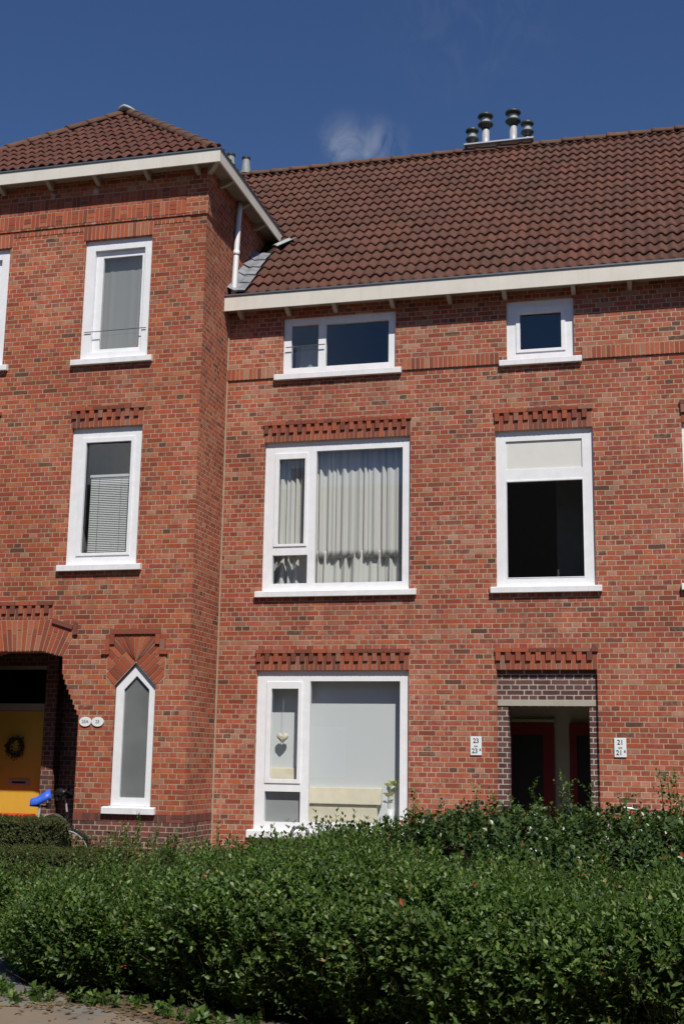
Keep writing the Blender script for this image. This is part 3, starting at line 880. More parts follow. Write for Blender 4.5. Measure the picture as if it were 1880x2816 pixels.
# flues on the ridge
FY = RYc
mb = MB(); mb.box(-3.10, -1.88, FY - 0.16, FY + 0.16, RZc + 0.075, RZc + 0.10); mb.box(-3.05, -1.93, FY - 0.07, FY + 0.07, RZc - 0.05, RZc + 0.0745)
fb = mb.build('flue_saddle', M_STEEL, rf)
def flue(x, zt, r, rd, collar=True):
    z0 = RZc + 0.10
    p = MB().lathe((x, FY, z0), [(r * 1.18, 0.0), (r * 1.18, 0.02), (r, 0.035), (r, zt - z0 - 0.30)], 20).build('flue', M_STEEL, rf, smooth=False)
    for pl in p.data.polygons: pl.use_smooth = len(pl.vertices) == 4
    h = zt - z0
    m = MB()
    m.lathe((x, FY, z0), [(r * 1.05, h - 0.275), (rd * 0.62, h - 0.255), (rd * 0.96, h - 0.215), (rd, h - 0.195), (rd * 0.93, h - 0.182), (rd * 0.60, h - 0.172)], 28)
    m.build('flue_cap', M_CAPG, p)
    m = MB(); m.lathe((x, FY, z0), [(rd * 0.60, h - 0.080), (rd * 0.97, h - 0.052), (rd, h - 0.038), (rd * 0.94, h - 0.016), (rd * 0.4, h)], 28)
    m.build('flue_cap', M_CAPG, p)
    MB().lathe((x, FY, z0), [(rd * 0.66, h - 0.171), (rd * 0.60, h - 0.081)], 20).build('flue_collar', M_CAPM, p)
flue(-2.975, 11.07, 0.054, 0.118)
flue(-2.735, 11.325, 0.066, 0.139)
flue(-2.245, 11.335, 0.066, 0.139)
flue(-2.0, 11.095, 0.054, 0.118)
def old_flue(x, y, z0, z1, r):
    m = MB().lathe((x, y, z0), [(r * 1.55, 0), (r * 1.5, 0.05), (r * 1.22, 0.06), (r * 0.95, (z1 - z0) - 0.05), (r * 0.95, (z1 - z0) - 0.012)], 18)
    p = m.build('flue', M_FLUEO, rf)
    MB().lathe((x, y, z1 - 0.012), [(r * 1.12, -0.025), (r * 1.12, 0.012), (r * 0.9, 0.022)], 18).build('flue_cap', M_CAPG, p)
old_flue(-7.215, FY, RZc + 0.03, 11.0, 0.072)
old_flue(-7.52, FY, RZc + 0.03, 11.10, 0.075)
old_flue(-8.02, FY, RZc - 0.05, 11.40, 0.080)

# ------------------------------------------------------------------ the corner house (left)
CH = thing('corner_house', (XC, TY, ZG), 'taller corner house of orange red brick with pyramid roof and arched porch', 'house')
ZS = 7.335                       # string course
rp = [(-7.36, ZG - 0.3), (-7.36, 0.513)]
prof = [(0.513, -7.36), (0.579, -7.392), (0.644, -7.425), (0.71, -7.455), (0.775, -7.49), (0.84, -7.52), (0.906, -7.553), (0.971, -7.583), (1.037, -7.61), (1.06, -7.63)]
for (z, x), (z2, x2) in zip(prof[:-1], prof[1:]):
    rp += [(x2, z + 0.001), (x2, z2)]
rp += [(-7.636, 1.262), (-7.936, 1.337)]
arch = rp + mir(rp)
arch_in = [(x, max(z, ZG + 0.02)) for x, z in arch]
PT = [(-6.877, -0.63), (-6.308, -0.63), (-6.308, 0.895), (-6.592, 1.19), (-6.877, 0.895)]
tower_open = [rect(-7.66, -6.648, 5.345, 7.10), rect(-7.69, -6.66, 2.485, 4.372), PT]
mtop, mmid, mpt = mir(tower_open[0]), mir(tower_open[1]), mir(PT)
# the porch opening reaches the ground: it is a notch of the outline
outl = [(XL, ZG - 0.3)] + [(2 * XC + 7.36, ZG - 0.3)] + [p for p in mir(rp)[::-1]][1:] + rp[::-1][0:-1] + [(-7.36, ZG - 0.3), (XI, ZG - 0.3), (XI, ZS), (XL, ZS)]
ordered = []
for p in outl:
    if not ordered or (abs(p[0] - ordered[-1][0]) + abs(p[1] - ordered[-1][1])) > 1e-4: ordered.append(p)
mb = MB(); mb.holes(ordered, tower_open + [mtop, mmid, mpt], TY, TY + 0.24)
mb.build('wall', M_BRICKT, CH)
mb = MB(); mb.box(XI - 0.2, XI, TY + 0.242, 3.0, ZG - 0.3, ZS)
mb.add([(XI, TY, ZG - 0.3), (XI, TY + 0.242, ZG - 0.3), (XI, TY + 0.242, ZS), (XI, TY, ZS)], [(0, 1, 2, 3)]) if False else None
mb.build('side_wall', M_BRICKT, CH)
mb = MB(); mb.box(XL, XL + 0.2, TY + 0.242, 5.0, ZG - 0.3, ZS); mb.build('side_wall', M_BRICKT, CH)
# upper band, stepping forward a little
PB = 0.022
mb = MB(); mb.box(XL - PB, XI + PB, TY - PB, TY + 0.24, ZS + 0.001, 8.06); mb.box(XI - 0.2, XI + PB, TY + 0.242, 3.0, ZS + 0.001, 8.06); mb.box(XL - PB, XL + 0.2, TY + 0.242, 5.0, ZS + 0.001, 8.06)
frz = mb.build('frieze', M_BRICKT, CH)
m = MB()
for rowz in (7.365, 7.572):
    x = XL + 0.02; k = 0 if rowz < 7.5 else 1
    while x < XI - 0.33:
        up = k % 2
        wd = 0.131 if up else 0.116
        if up:
            for q in range(2): m.box(x + q * 0.0655 + 0.004, x + (q + 1) * 0.0655 - 0.004, TY - PB - 0.005 - random.uniform(0, .002), TY - PB + 0.01, rowz + 0.004, rowz + 0.198)
        else:
            for q in range(3): m.box(x + 0.004, x + wd - 0.004, TY - PB - 0.005 - random.uniform(0, .002), TY - PB + 0.01, rowz + q * 0.067 + 0.004, rowz + (q + 1) * 0.067 - 0.004)
        x += wd; k += 1
m.build('patterned_bricks', M_FRIEZE, frz)
MB().box(XL + 0.015, XI - 0.33, TY - PB - 0.0025, TY - PB + 0.005, 7.362, 7.775).build('mortar_bed', M_MORTAR, frz)
for (a, b) in ((-7.695, -6.645), (2 * XC + 6.645, 2 * XC + 7.695)):
    soldier_row('lintel', a, b, 7.103, 7.318, TY, M_SOLDIERT, CH)
    soldier_row('string_course', b + 0.004 if a > XC else b + 0.004, (XI - 0.24) if a > XC else -7.70, 7.245, 7.318, TY, M_SOLDIERT, CH)
for (a, b) in ((-7.70, -6.655), (2 * XC + 6.655, 2 * XC + 7.70)):
    dentil_lintel(a, b, 4.374, 4.61, TY, CH)
# dark plinth with its upright course, set proud of the wall
plz = -0.815
mb = MB(); mb.box(-7.356, XI + 0.006, TY - 0.006, TY - 0.001, ZG - 0.2, plz); mb.box(XI + 0.001, XI + 0.006, TY - 0.001, -0.02, ZG - 0.2, plz)
pl = mb.build('plinth', M_PLINTH, CH)
m = MB()
n = 23; w = (XI - 0.16 + 7.352) / n
for k in range(n): m.box(-7.352 + k * w + 0.004, -7.352 + (k + 1) * w - 0.004, TY - 0.009, TY - 0.001, plz + 0.004, -0.716)
n = 16; w = (1.0) / n
for k in range(n): m.box(XI + 0.001, XI + 0.009, TY + 0.005 + k * w + 0.004, TY + 0.005 + (k + 1) * w - 0.004, plz + 0.004, -0.716)
m.box(XI - 0.156, XI - 0.003, TY - 0.009, TY - 0.001, plz + 0.004, plz + 0.047); m.box(XI - 0.156, XI - 0.003, TY - 0.009, TY - 0.001, plz + 0.053, -0.716)
m.build('upright_bricks', M_SOLDIERD, pl)

# fan of bricks over the porch
def clip_poly(poly, a, b, c):
    """keep a*x+b*z<=c"""
    out = []
    for i in range(len(poly)):
        p, q = poly[i], poly[(i + 1) % len(poly)]
        fp, fq = a * p[0] + b * p[1] - c, a * q[0] + b * q[1] - c
        if fp <= 0: out.append(p)
        if (fp < 0 < fq) or (fq < 0 < fp):
            t = fp / (fp - fq)
            out.append((p[0] + t * (q[0] - p[0]), p[1] + t * (q[1] - p[1])))
    return out
def shrink(poly, g):
    cx = sum(p[0] for p in poly) / len(poly); cz = sum(p[1] for p in poly) / len(poly)
    out = []
    n = len(poly)
    area = sum(poly[i][0] * poly[(i + 1) % n][1] - poly[(i + 1) % n][0] * poly[i][1] for i in range(n))
    if area < 0: poly = poly[::-1]
    for i in range(n):
        p0, p, p1 = Vector(poly[i - 1]), Vector(poly[i]), Vector(poly[(i + 1) % n])
        e0, e1 = (p - p0), (p1 - p)
        if e0.length < 1e-5 or e1.length < 1e-5: continue
        n0 = Vector((-e0.y, e0.x)).normalized(); n1 = Vector((-e1.y, e1.x)).normalized()
        b = n0 + n1
        if b.length < 0.2: out.append(tuple(p)); continue
        b = b / max(0.35, b.dot(n0))
        out.append(tuple(p + b * g))
    return out
def along(poly, t):
    L = [math.dist(a, b) for a, b in zip(poly[:-1], poly[1:])]
    s = t * sum(L)
    for (a, b), l in zip(zip(poly[:-1], poly[1:]), L):
        if s <= l + 1e-9: return (a[0] + (b[0] - a[0]) * s / l, a[1] + (b[1] - a[1]) * s / l)
        s -= l
    return poly[-1]
inn = [(XC, 1.345), (-7.936, 1.345), (-7.632, 1.27)]
out = [(XC, 1.762), (-7.80, 1.762), (-7.46, 1.60)]
bk = [(XC, 1.342), (-7.936, 1.342), (-7.63, 1.268), (-7.455, 1.60), (-7.80, 1.765), (XC, 1.765)]
mback = MB(); mback.prism(bk[::-1] if False else bk, TY - 0.003, TY + 0.02); mback.prism([(2 * XC - a, z) for a, z in bk][::-1], TY - 0.003, TY + 0.02)
af = mback.build('arch', M_MORTAR, CH)
m = MB()
NB = 10
for side in (0, 1):
    for k in range(NB):
        t0, t1 = k / NB, (k + 1) / NB
        i0, i1, o0, o1 = along(inn, t0), along(inn, t1), along(out, t0), along(out, t1)
        cut = 0.5 if k % 2 else 0.66
        mid0 = (i0[0] + (o0[0] - i0[0]) * cut, i0[1] + (o0[1] - i0[1]) * cut); mid1 = (i1[0] + (o1[0] - i1[0]) * cut, i1[1] + (o1[1] - i1[1]) * cut)
        for qd in ([i0, i1, mid1, mid0], [mid0, mid1, o1, o0]):
            qd = shrink(qd, 0.0055)
            if side: qd = [(2 * XC - a, z) for a, z in qd][::-1]
            m.prism(qd, TY - 0.007 - random.uniform(0, .002), TY + 0.01)
m.build('arch_bricks', M_SOLDIERT, af)
m = MB()
for side in (0, 1):
    for qd in ([(-7.80, 1.775), (-7.505, 1.68), (-7.515, 1.625), (-7.81, 1.715)], [(-7.50, 1.735), (-7.435, 1.715), (-7.435, 1.555), (-7.50, 1.555)]):
        if side: qd = [(2 * XC - a, z) for a, z in qd]
        m.prism(qd, TY - 0.034, TY - 0.009)
m.build('hood_bricks', M_DENTIL, af)
dentil_lintel(2 * XC + 7.806, -7.806, 1.768, 1.95, TY, CH)

# fan over the pointed window
def pointed_fan(flip):
    ap, lf, rt = (-6.592, 1.19), (-6.877, 0.895), (-6.308, 0.895)
    cx = -6.592
    back_ = [lf, ap, rt, (-6.18, 0.99), (-6.18, 1.30), (-6.29, 1.553), (-6.895, 1.553), (-7.005, 1.30), (-7.005, 0.99)]
    T_ = lambda ps: [(2 * XC - a, z) for a, z in ps][::-1] if flip else ps
    b_ = MB().holes(T_(back_), [], TY - 0.003, TY + 0.02).build('arch', M_MORTAR, CH)
    m = MB()
    for sgn in (-1, 1):
        foot = lf if sgn < 0 else rt
        ex, ez = ap[0] - foot[0], ap[1] - foot[1]
        L = math.hypot(ex, ez); ex /= L; ez /= L
        nxn, nzn = (-ez, ex) if sgn < 0 else (ez, -ex)
        if nzn < 0: nxn, nzn = -nxn, -nzn
        n = 6; w = L / n
        for k in range(n):
            cutl = random.choice((0.2, 0.26))
            for (d0, d1) in ((0.008, cutl), (cutl, 0.5)):
                p0 = (foot[0] + ex * w * k, foot[1] + ez * w * k); p1 = (foot[0] + ex * w * (k + 1), foot[1] + ez * w * (k + 1))
                poly = [(p0[0] + nxn * d0, p0[1] + nzn * d0), (p1[0] + nxn * d0, p1[1] + nzn * d0), (p1[0] + nxn * d1, p1[1] + nzn * d1), (p0[0] + nxn * d1, p0[1] + nzn * d1)]
                if sgn < 0:
                    poly = clip_poly(poly, -1, 0, 7.0); poly = clip_poly(poly, 0, 1, 1.55)
                    poly = clip_poly(poly, 1.0, 0.80, ap[0] + 0.80 * ap[1] + 0.0)
                else:
                    poly = clip_poly(poly, 1, 0, -6.185); poly = clip_poly(poly, 0, 1, 1.55)
                    poly = clip_poly(poly, -1.0, 0.80, -ap[0] + 0.80 * ap[1] + 0.0)
                if len(poly) < 3: continue
                poly = shrink(poly, 0.0055)
                if len(poly) < 3: continue
                ar = abs(sum(poly[i][0] * poly[(i + 1) % len(poly)][1] - poly[(i + 1) % len(poly)][0] * poly[i][1] for i in range(len(poly)))) / 2
                if ar < 0.0007: continue
                m.prism(T_(poly), TY - 0.008 - random.uniform(0, .002), TY + 0.01)
    n = 9
    for k in range(n):
        a0, a1 = cx - 0.36 + 0.72 * k / n, cx - 0.36 + 0.72 * (k + 1) / n
        s = 0.06
        z0 = 1.20 + 0.0
        poly = [(cx + (a0 - cx) * s, z0), (cx + (a1 - cx) * s, z0), (a1, 1.548), (a0, 1.548)]
        poly = clip_poly(clip_poly(poly, -1, 0, 6.90), 1, 0, -6.284)
        m.prism(T_(shrink(poly, 0.005)), TY - 0.008 - random.uniform(0, .002), TY + 0.01)
    m.build('arch_bricks', M_FRIEZE, b_)
    m = MB()
    for (x0, x1, z0, z1) in ((-6.966, -6.266, 1.557, 1.622), (-6.966, -6.902, 1.425, 1.554), (-6.33, -6.266, 1.425, 1.554), (-7.03, -6.968, 1.345, 1.49), (-6.264, -6.20, 1.345, 1.49), (-7.075, -6.968, 1.295, 1.342), (-6.264, -6.157, 1.295, 1.342)):
        if flip: x0, x1 = 2 * XC - x1, 2 * XC - x0
        m.box(x0, x1, TY - 0.032, TY - 0.002, z0, z1)
    m.build('hood_bricks', M_DENTIL, b_)
pointed_fan(False)

def tower_windows(flip):
    X = (lambda r_: (2 * XC - r_[1], 2 * XC - r_[0], r_[2], r_[3])) if flip else (lambda r_: r_)
    w = window(CH, X((-7.66, -6.648, 5.345, 7.10)), [rect(*X((-7.52, -6.767, 5.45, 6.955)))], TY, sill=X((-7.757, -6.564, 5.262, 5.343)))
    MB().holes(rect(*X((-7.518, -6.769, 5.452, 6.953))), [rect(*X((-7.41, -6.825, 5.515, 6.855)))], TY + 0.09, TY + 0.14).build('sash', M_FRAME, w, bevel=0.004)
    p = X((-7.41, -6.825, 5.515, 6.855))
    MB().box(p[0] - .01, p[1] + .01, TY + 0.112, TY + 0.118, p[2] - .01, p[3] + .01).build('pane', M_GLASS, w)
    if not flip: stay(w, [(-7.615, TY + 0.025, 5.754), (-6.695, TY + 0.025, 5.761)], 0.006)
    r = X((-7.66, -6.648, 5.345, 7.10)); room(*r, TY + 0.241, 2.0, CH, grow=0.12)
    w = window(CH, X((-7.69, -6.66, 2.485, 4.372)), [rect(*X((-7.548, -6.785, 2.615, 4.232)))], TY, sashes=[(X((-7.557, -6.775, 2.605, 4.242)), X((-7.488, -6.828, 2.65, 4.17)))],
               panes=[X((-7.488, -6.828, 2.65, 4.17))], sill=X((-7.782, -6.577, 2.40, 2.482)))
    r = X((-7.69, -6.66, 2.485, 4.372)); room(*r, TY + 0.241, 2.0, CH, grow=0.12)
tower_windows(False); tower_windows(True)
PTf = [(-6.868, -0.622), (-6.316, -0.622), (-6.316, 0.890), (-6.592, 1.176), (-6.868, 0.890)]
gl = [(-6.757, -0.518), (-6.408, -0.518), (-6.408, 0.843), (-6.588, 1.02), (-6.757, 0.843)]
def pointed_window(flip):
    T_ = (lambda ps: mir(ps)) if flip else (lambda ps: ps)
    w = MB().holes(T_(PTf), [T_(gl)], TY + 0.04, TY + 0.11).build('window', M_FRAME, CH, label='tall narrow pointed white window')
    MB().prism(T_(gl), TY + 0.072, TY + 0.078).build('pane', M_FROSTG, w)
    x0, x1 = (-6.951, -6.233) if not flip else (2 * XC + 6.233, 2 * XC + 6.951)
    m = MB()
    pr = [(TY - 0.062, -0.72), (TY + 0.10, -0.72), (TY + 0.10, -0.625), (TY + 0.03, -0.625), (TY - 0.055, -0.638), (TY - 0.062, -0.643)]
    m.prism(pr, x0, x1, axis='x'); m.build('sill', M_SILL, w, bevel=0.004)
    room(min(p[0] for p in T_(PT)), max(p[0] for p in T_(PT)), -0.63, 1.19, TY + 0.241, 1.2, CH, grow=0.1)
pointed_window(False)
pointed_window(True)

# porch
PY = 0.15
px0, px1 = 2 * XC + 7.20, -7.20
m = MB()
m.add([(px0, TY + 0.241, ZG), (px1, TY + 0.241, ZG), (px1, TY + 0.241, 1.5), (px0, TY + 0.241, 1.5), (px0, PY, ZG), (px1, PY, ZG), (px1, PY, 1.5), (px0, PY, 1.5)],
      [(0, 4, 7, 3), (1, 2, 6, 5)])
m.box(px0, -9.498, PY, PY + 0.2, ZG + 0.151, 1.5); m.box(-8.343, px1, PY, PY + 0.2, ZG + 0.151, 1.5); m.box(-9.497, -8.344, PY, PY + 0.2, 1.25, 1.5)
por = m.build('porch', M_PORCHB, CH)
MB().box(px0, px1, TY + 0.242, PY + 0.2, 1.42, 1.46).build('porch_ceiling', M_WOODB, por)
MB().box(px0, px1, TY - 0.1, PY + 0.3, ZG, ZG + 0.15).build('porch_floor', M_STONE, por)
MB().holes(rect(-9.492, -8.349, ZG + 0.16, 1.245), [rect(-9.426, -8.415, ZG + 0.17, 0.61), rect(-9.426, -8.415, 0.71, 1.19)], PY + 0.03, PY + 0.1).build('door_frame', M_CREAM2, por)
MB().box(-9.431, -8.410, PY + 0.06, PY + 0.07, 0.705, 1.195).build('transom_pane', M_GLASSD, por)
MB().box(-9.548, -8.329, PY + 0.25, PY + 0.3, ZG, 1.4).build('hall_back', M_ROOMD, por)
door = MB().box(-9.424, -8.417, PY + 0.05, PY + 0.09, ZG + 0.175, 0.605).build('front_door', M_YELLOW, por, bevel=0.004)
ls = MB().holes(rect(-8.981, -8.659, -0.428, -0.345), [rect(-8.928, -8.715, -0.402, -0.372)], PY + 0.040, PY + 0.05).build('letter_slot', M_CREAM2, door, bevel=0.002)
MB().box(-8.928, -8.715, PY + 0.046, PY + 0.049, -0.402, -0.372).build('slot_flap', M_BLACK, ls)
MB().box(-8.367, -8.187, PY - 0.2, PY - 0.002, ZG + 0.15, 1.41).build('pier', M_PORCHB, por)

# eaves and roof of the corner house
OT = 0.26
fx0, fx1, fy0 = XL - OT, XI + OT, TY - OT
mb = MB()
mb.box(fx0, fx1, fy0, fy0 + 0.025, 7.962, 8.140)
mb.box(fx1 - 0.025, fx1, fy0 + 0.025, 2.2, 7.962, 8.140)
mb.box(fx0, fx0 + 0.025, fy0 + 0.025, 4.0, 7.962, 8.140)
ft = mb.build('fascia', M_CREAM, CH)
mb = MB()
mb.box(fx0 - 0.014, fx1 + 0.014, fy0 - 0.014, fy0 + 0.03, 8.142, 8.162); mb.box(fx1 - 0.03, fx1 + 0.014, fy0 + 0.031, 2.2, 8.142, 8.162)
mb.build('gutter_edge', M_ZINC, ft)
mb = MB(); mb.box(fx0 + 0.027, fx1 - 0.027, fy0 + 0.027, TY - PB - 0.002, 8.012, 8.035); mb.box(XI + PB + 0.002, fx1 - 0.027, TY - PB - 0.001, 2.0, 8.012, 8.035)
mb.build('soffit', M_SOFFIT, CH)
for x in (-9.69, -8.975, -8.218, -7.49, -6.725, -5.985):
    bracket(CH, (x, TY - PB - 0.002), 0.20, 8.012, 7.905)
for y in (-0.62, 0.12, 0.86):
    bracket(CH, (XI + PB + 0.002, y), 0.20, 8.012, 7.905, axis='x')
# corner bracket
mm = MB()
pr = [(0, 8.012), (0.3, 8.012), (0.3, 7.98)] + [(0.3 * (1 - k / 6) * 0.92, 7.98 - 0.075 * math.sin(k / 6 * math.pi / 2)) for k in range(1, 7)]
dvec = Vector((1, -1, 0)).normalized(); sv = Vector((1, 1, 0)).normalized() * 0.03
n = len(pr); cpt = Vector((XI + PB, TY - PB, 0))
vs = [tuple(cpt + dvec * a + sv * s + Vector((0, 0, z))) for s in (-1, 1) for a, z in pr]
fs = [tuple(range(n)), tuple(range(2 * n - 1, n - 1, -1))] + [((i + 1) % n, i, i + n, (i + 1) % n + n) for i in range(n)]
mm.add(vs, fs); mm.build('bracket', M_CREAM2, CH)

HW = (fx1 - fx0) / 2
tz0 = 8.155
THM = TH; TH = R(40.6)
ap = Vector((XC, fy0 + HW, tz0 + HW * math.tan(TH)))
mb = MB()
e = 0.06
dz = -0.05
b0 = [(fx0 + e, fy0 + e, tz0 + dz), (fx1 - e, fy0 + e, tz0 + dz), (fx1 - e, fy0 + 2 * HW - e, tz0 + dz), (fx0 + e, fy0 + 2 * HW - e, tz0 + dz)]
mb.add(b0 + [(ap.x, ap.y, ap.z + dz - 0.02)], [(0, 1, 4), (1, 2, 4), (2, 3, 4), (3, 2, 1, 0)])
rt_ = mb.build('roof', M_DECK, CH)
sl = HW / math.cos(TH)
hipR = (ap, Vector((1, 1, 0)).normalized()); hipL = (ap, Vector((-1, 1, 0)).normalized())
tiles('roof_tiles', M_TILET, rt_, fx0 - 0.05, 2 * HW + 0.2, fy0 + 0.05, tz0 + 0.035, sl - 0.04, None, clip=[(tuple(ap), hipR[1]), (tuple(ap), hipL[1])])
# right and left slopes: the same tiles turned a quarter round the apex
src = tiles('roof_tiles', M_TILET, rt_, fx0 - 0.05, 2 * HW + 0.2, fy0 + 0.05, tz0 + 0.035, sl - 0.04, None, clip=[(tuple(ap), hipR[1]), (tuple(ap), hipL[1])])
offs = ORG['corner_house']
rotm = Matrix.Translation(ap - offs) @ Matrix.Rotation(R(90), 4, 'Z') @ Matrix.Translation(-(ap - offs))
src.data.transform(rotm)
ridge_run('hip_tiles', (fx1 - 0.17, fy0 + 0.17, tz0 + 0.11), tuple(ap + Vector((0.05, -0.05, -0.01))), rt_, M_RIDGE, 0.37, 0.085)
ridge_run('hip_tiles', (fx0 + 0.17, fy0 + 0.17, tz0 + 0.11), tuple(ap + Vector((-0.05, -0.05, -0.01))), rt_, M_RIDGE, 0.37, 0.085)
bm = bmesh.new(); bmesh.ops.create_uvsphere(bm, u_segments=16, v_segments=8, radius=1)
m = MB(); m.add([(ap.x + v.co.x * 0.165, ap.y - 0.05 + v.co.y * 0.17, ap.z + 0.035 + v.co.z * 0.058 - 0.25 * abs(v.co.x) * 0.2) for v in bm.verts], [[v.index for v in f.verts] for f in bm.faces]); bm.free()
m.build('lead_cap', M_LEADL, rt_, smooth=True)
TH = THM
m = MB()
for (x0, x1, s0, s1, n0) in ((-5.60, -5.44, 1.78, 2.14, 0.055),):
    pts = []
    for i in range(4):
        for j in range(5):
            s = s0 + (s1 - s0) * i / 3; y, z = dk(s, n0 + 0.02 * math.sin(j * 2.1) + 0.012 * (3 - i))
            pts.append((x0 + (x1 - x0) * j / 4 + 0.05 * i, y, z))
    m.add(pts, [(i * 5 + j, i * 5 + j + 1, i * 5 + j + 6, i * 5 + j + 5) for i in range(3) for j in range(4)])
lp = m.build('lead_patch', M_LEADL, rt_, smooth=True)
lp.modifiers.new('thickness', 'SOLIDIFY').thickness = 0.01
# downpipe
m = MB(); m.tube([(-5.79, 0.08, 8.0), (-5.79, 0.08, 7.85), (-5.79, 0.06, 7.75), (-5.788, -0.045, 6.58), (-5.78, -0.07, 6.44)], 0.041, 14)
dp = m.build('downpipe', M_PVC, CH, smooth=True)
m = MB(); m.tube([(-5.789, 0.015, 7.22), (-5.789, 0.008, 7.14)], 0.047, 14); m.build('pipe_socket', M_PVC, dp, smooth=True)
# pale sealed joint in the inner corner
MB().box(XI + 0.001, XI + 0.020, -0.016, -0.001, ZG, 6.20).build('sealed_joint', M_MORTAR, CH)

# ------------------------------------------------------------------ things behind the panes
def cloth(name, x0, x1, z0, z1, y, amp, period, mat, label, cat, seed=1, hem=0.0, flare=0.0, group=None, nz=14):
    rr = random.Random(seed)
    n = max(8, int((x1 - x0) / period * 10))
    ph = [rr.uniform(0, 6.28) for _ in range(6)]
    loc = Vector(((x0 + x1) / 2, y, z0))
    V = []; F = []
    for i in range(n + 1):
        q = i / n
        x = x0 + (x1 - x0) * q
        w = 2 * math.pi * (x - x0) / period
        w += 1.7 * math.sin(w * 0.19 + ph[0]) + 1.1 * math.sin(w * 0.37 + ph[1]) + 0.5 * math.sin(w * 0.77 + ph[3])
        for k in range(nz + 1):
            s = k / nz
            zz = z1 + (z0 - z1) * s + hem * math.sin(w * 0.5 + ph[2]) * s
            a = amp * (0.62 + 0.38 * math.sin(w * 0.31 + ph[3])) * (1 + flare * s)
            yy = y + a * math.sin(w + 0.35 * s * math.sin(ph[4] + w * 0.1)) + 0.3 * a * math.sin(2.3 * w + ph[5])
            V.append((x - loc.x, yy - loc.y, zz - loc.z))
    for i in range(n):
        for k in range(nz):
            a = i * (nz + 1) + k
            F.append((a, a + 1, a + nz + 2, a + nz + 1))
    o = raw(name, V, F, mat)
    o.location = loc
    for p in o.data.polygons: p.use_smooth = True
    so2 = o.modifiers.new('thickness', 'SOLIDIFY'); so2.thickness = 0.002
    return tag(o, label, cat, group)
cloth('curtain', -4.66, -3.27, 2.70, 4.25, 0.215, 0.030, 0.088, M_CURT, 'pleated grey white curtain filling the big pane of the wide middle window', 'curtain', 3)
cloth('curtain', -4.68, -3.25, 2.27, 2.80, 0.262, 0.04, 0.15, M_CURT, 'gathered pale curtain hem showing below the pleated curtain of the wide middle window', 'curtain', 5, hem=0.02, flare=0.5)
cloth('curtain', -5.22, -4.70, 2.74, 4.25, 0.215, 0.030, 0.080, M_CURT, 'narrow pleated grey white curtain in the opening sash of the wide middle window', 'curtain', 8)
cloth('curtain', -5.22, -4.60, 2.26, 2.80, 0.27, 0.045, 0.14, M_CURT, 'bunched end of pale curtain in the small lower pane of the middle window', 'curtain', 9, hem=0.08, flare=0.6)
# roller blind, sofa, heart, plant in the ground-floor window
def simple(name, mb_, mat, label, cat, bevel=0.0, smooth=False, group=None):
    vs = np.array(mb_.v); lo, hi = vs.min(0), vs.max(0)
    c = Vector(((lo[0] + hi[0]) / 2, (lo[1] + hi[1]) / 2, lo[2]))
    mb_.v = [(x - c.x, y - c.y, z - c.z) for x, y, z in mb_.v]
    o = mb_.build(name, mat, None, smooth=smooth, bevel=bevel)
    o.location = c
    return tag(o, label, cat, group)
m = MB(); m.box(-4.66, -3.28, 0.233, 0.237, -0.9, 1.16); m.tube([(-4.66, 0.235, -0.905), (-3.28, 0.235, -0.905)], 0.009, 6)
simple('roller_blind', m, M_BLIND, 'white roller blind let down behind the big ground floor pane', 'blind')
m = MB(); m.box(-5.25, -4.70, 0.233, 0.237, -0.36, 1.16); m.tube([(-5.25, 0.235, -0.365), (-4.70, 0.235, -0.365)], 0.009, 6)
simple('roller_blind', m, M_BLIND, 'narrow white roller blind behind the hearts in the ground floor window', 'blind')
sofa = thing('padded_bench', (-4.1, 0.16, -0.92), 'beige upholstered seat back standing on the ledge of the ground floor window', 'window seat')
MB().prism([(0.135, -0.575), (0.225, -0.575), (0.225, -0.365), (0.185, -0.36)], -4.64, -3.60, axis='x').build('backrest', M_SOFA, sofa, bevel=0.012)
MB().box(-4.64, -3.655, 0.165, 0.225, -0.92, -0.58).build('back_panel', M_SOFA, sofa, bevel=0.01)
MB().prism([(0.16, -0.42), (0.225, -0.42), (0.225, -0.125), (0.20, -0.12)], -5.20, -4.76, axis='x').build('cushion', M_SOFA, sofa, bevel=0.012)
def heart_shape(cx, cz, w, h):
    pts = []
    for k in range(28):
        a = 2 * math.pi * k / 28
        x = 16 * math.sin(a) ** 3; z = 13 * math.cos(a) - 5 * math.cos(2 * a) - 2 * math.cos(3 * a) - math.cos(4 * a)
        pts.append((cx + x / 32 * w, cz + (z + 2.5) / 29 * h))
    return pts[::-1]
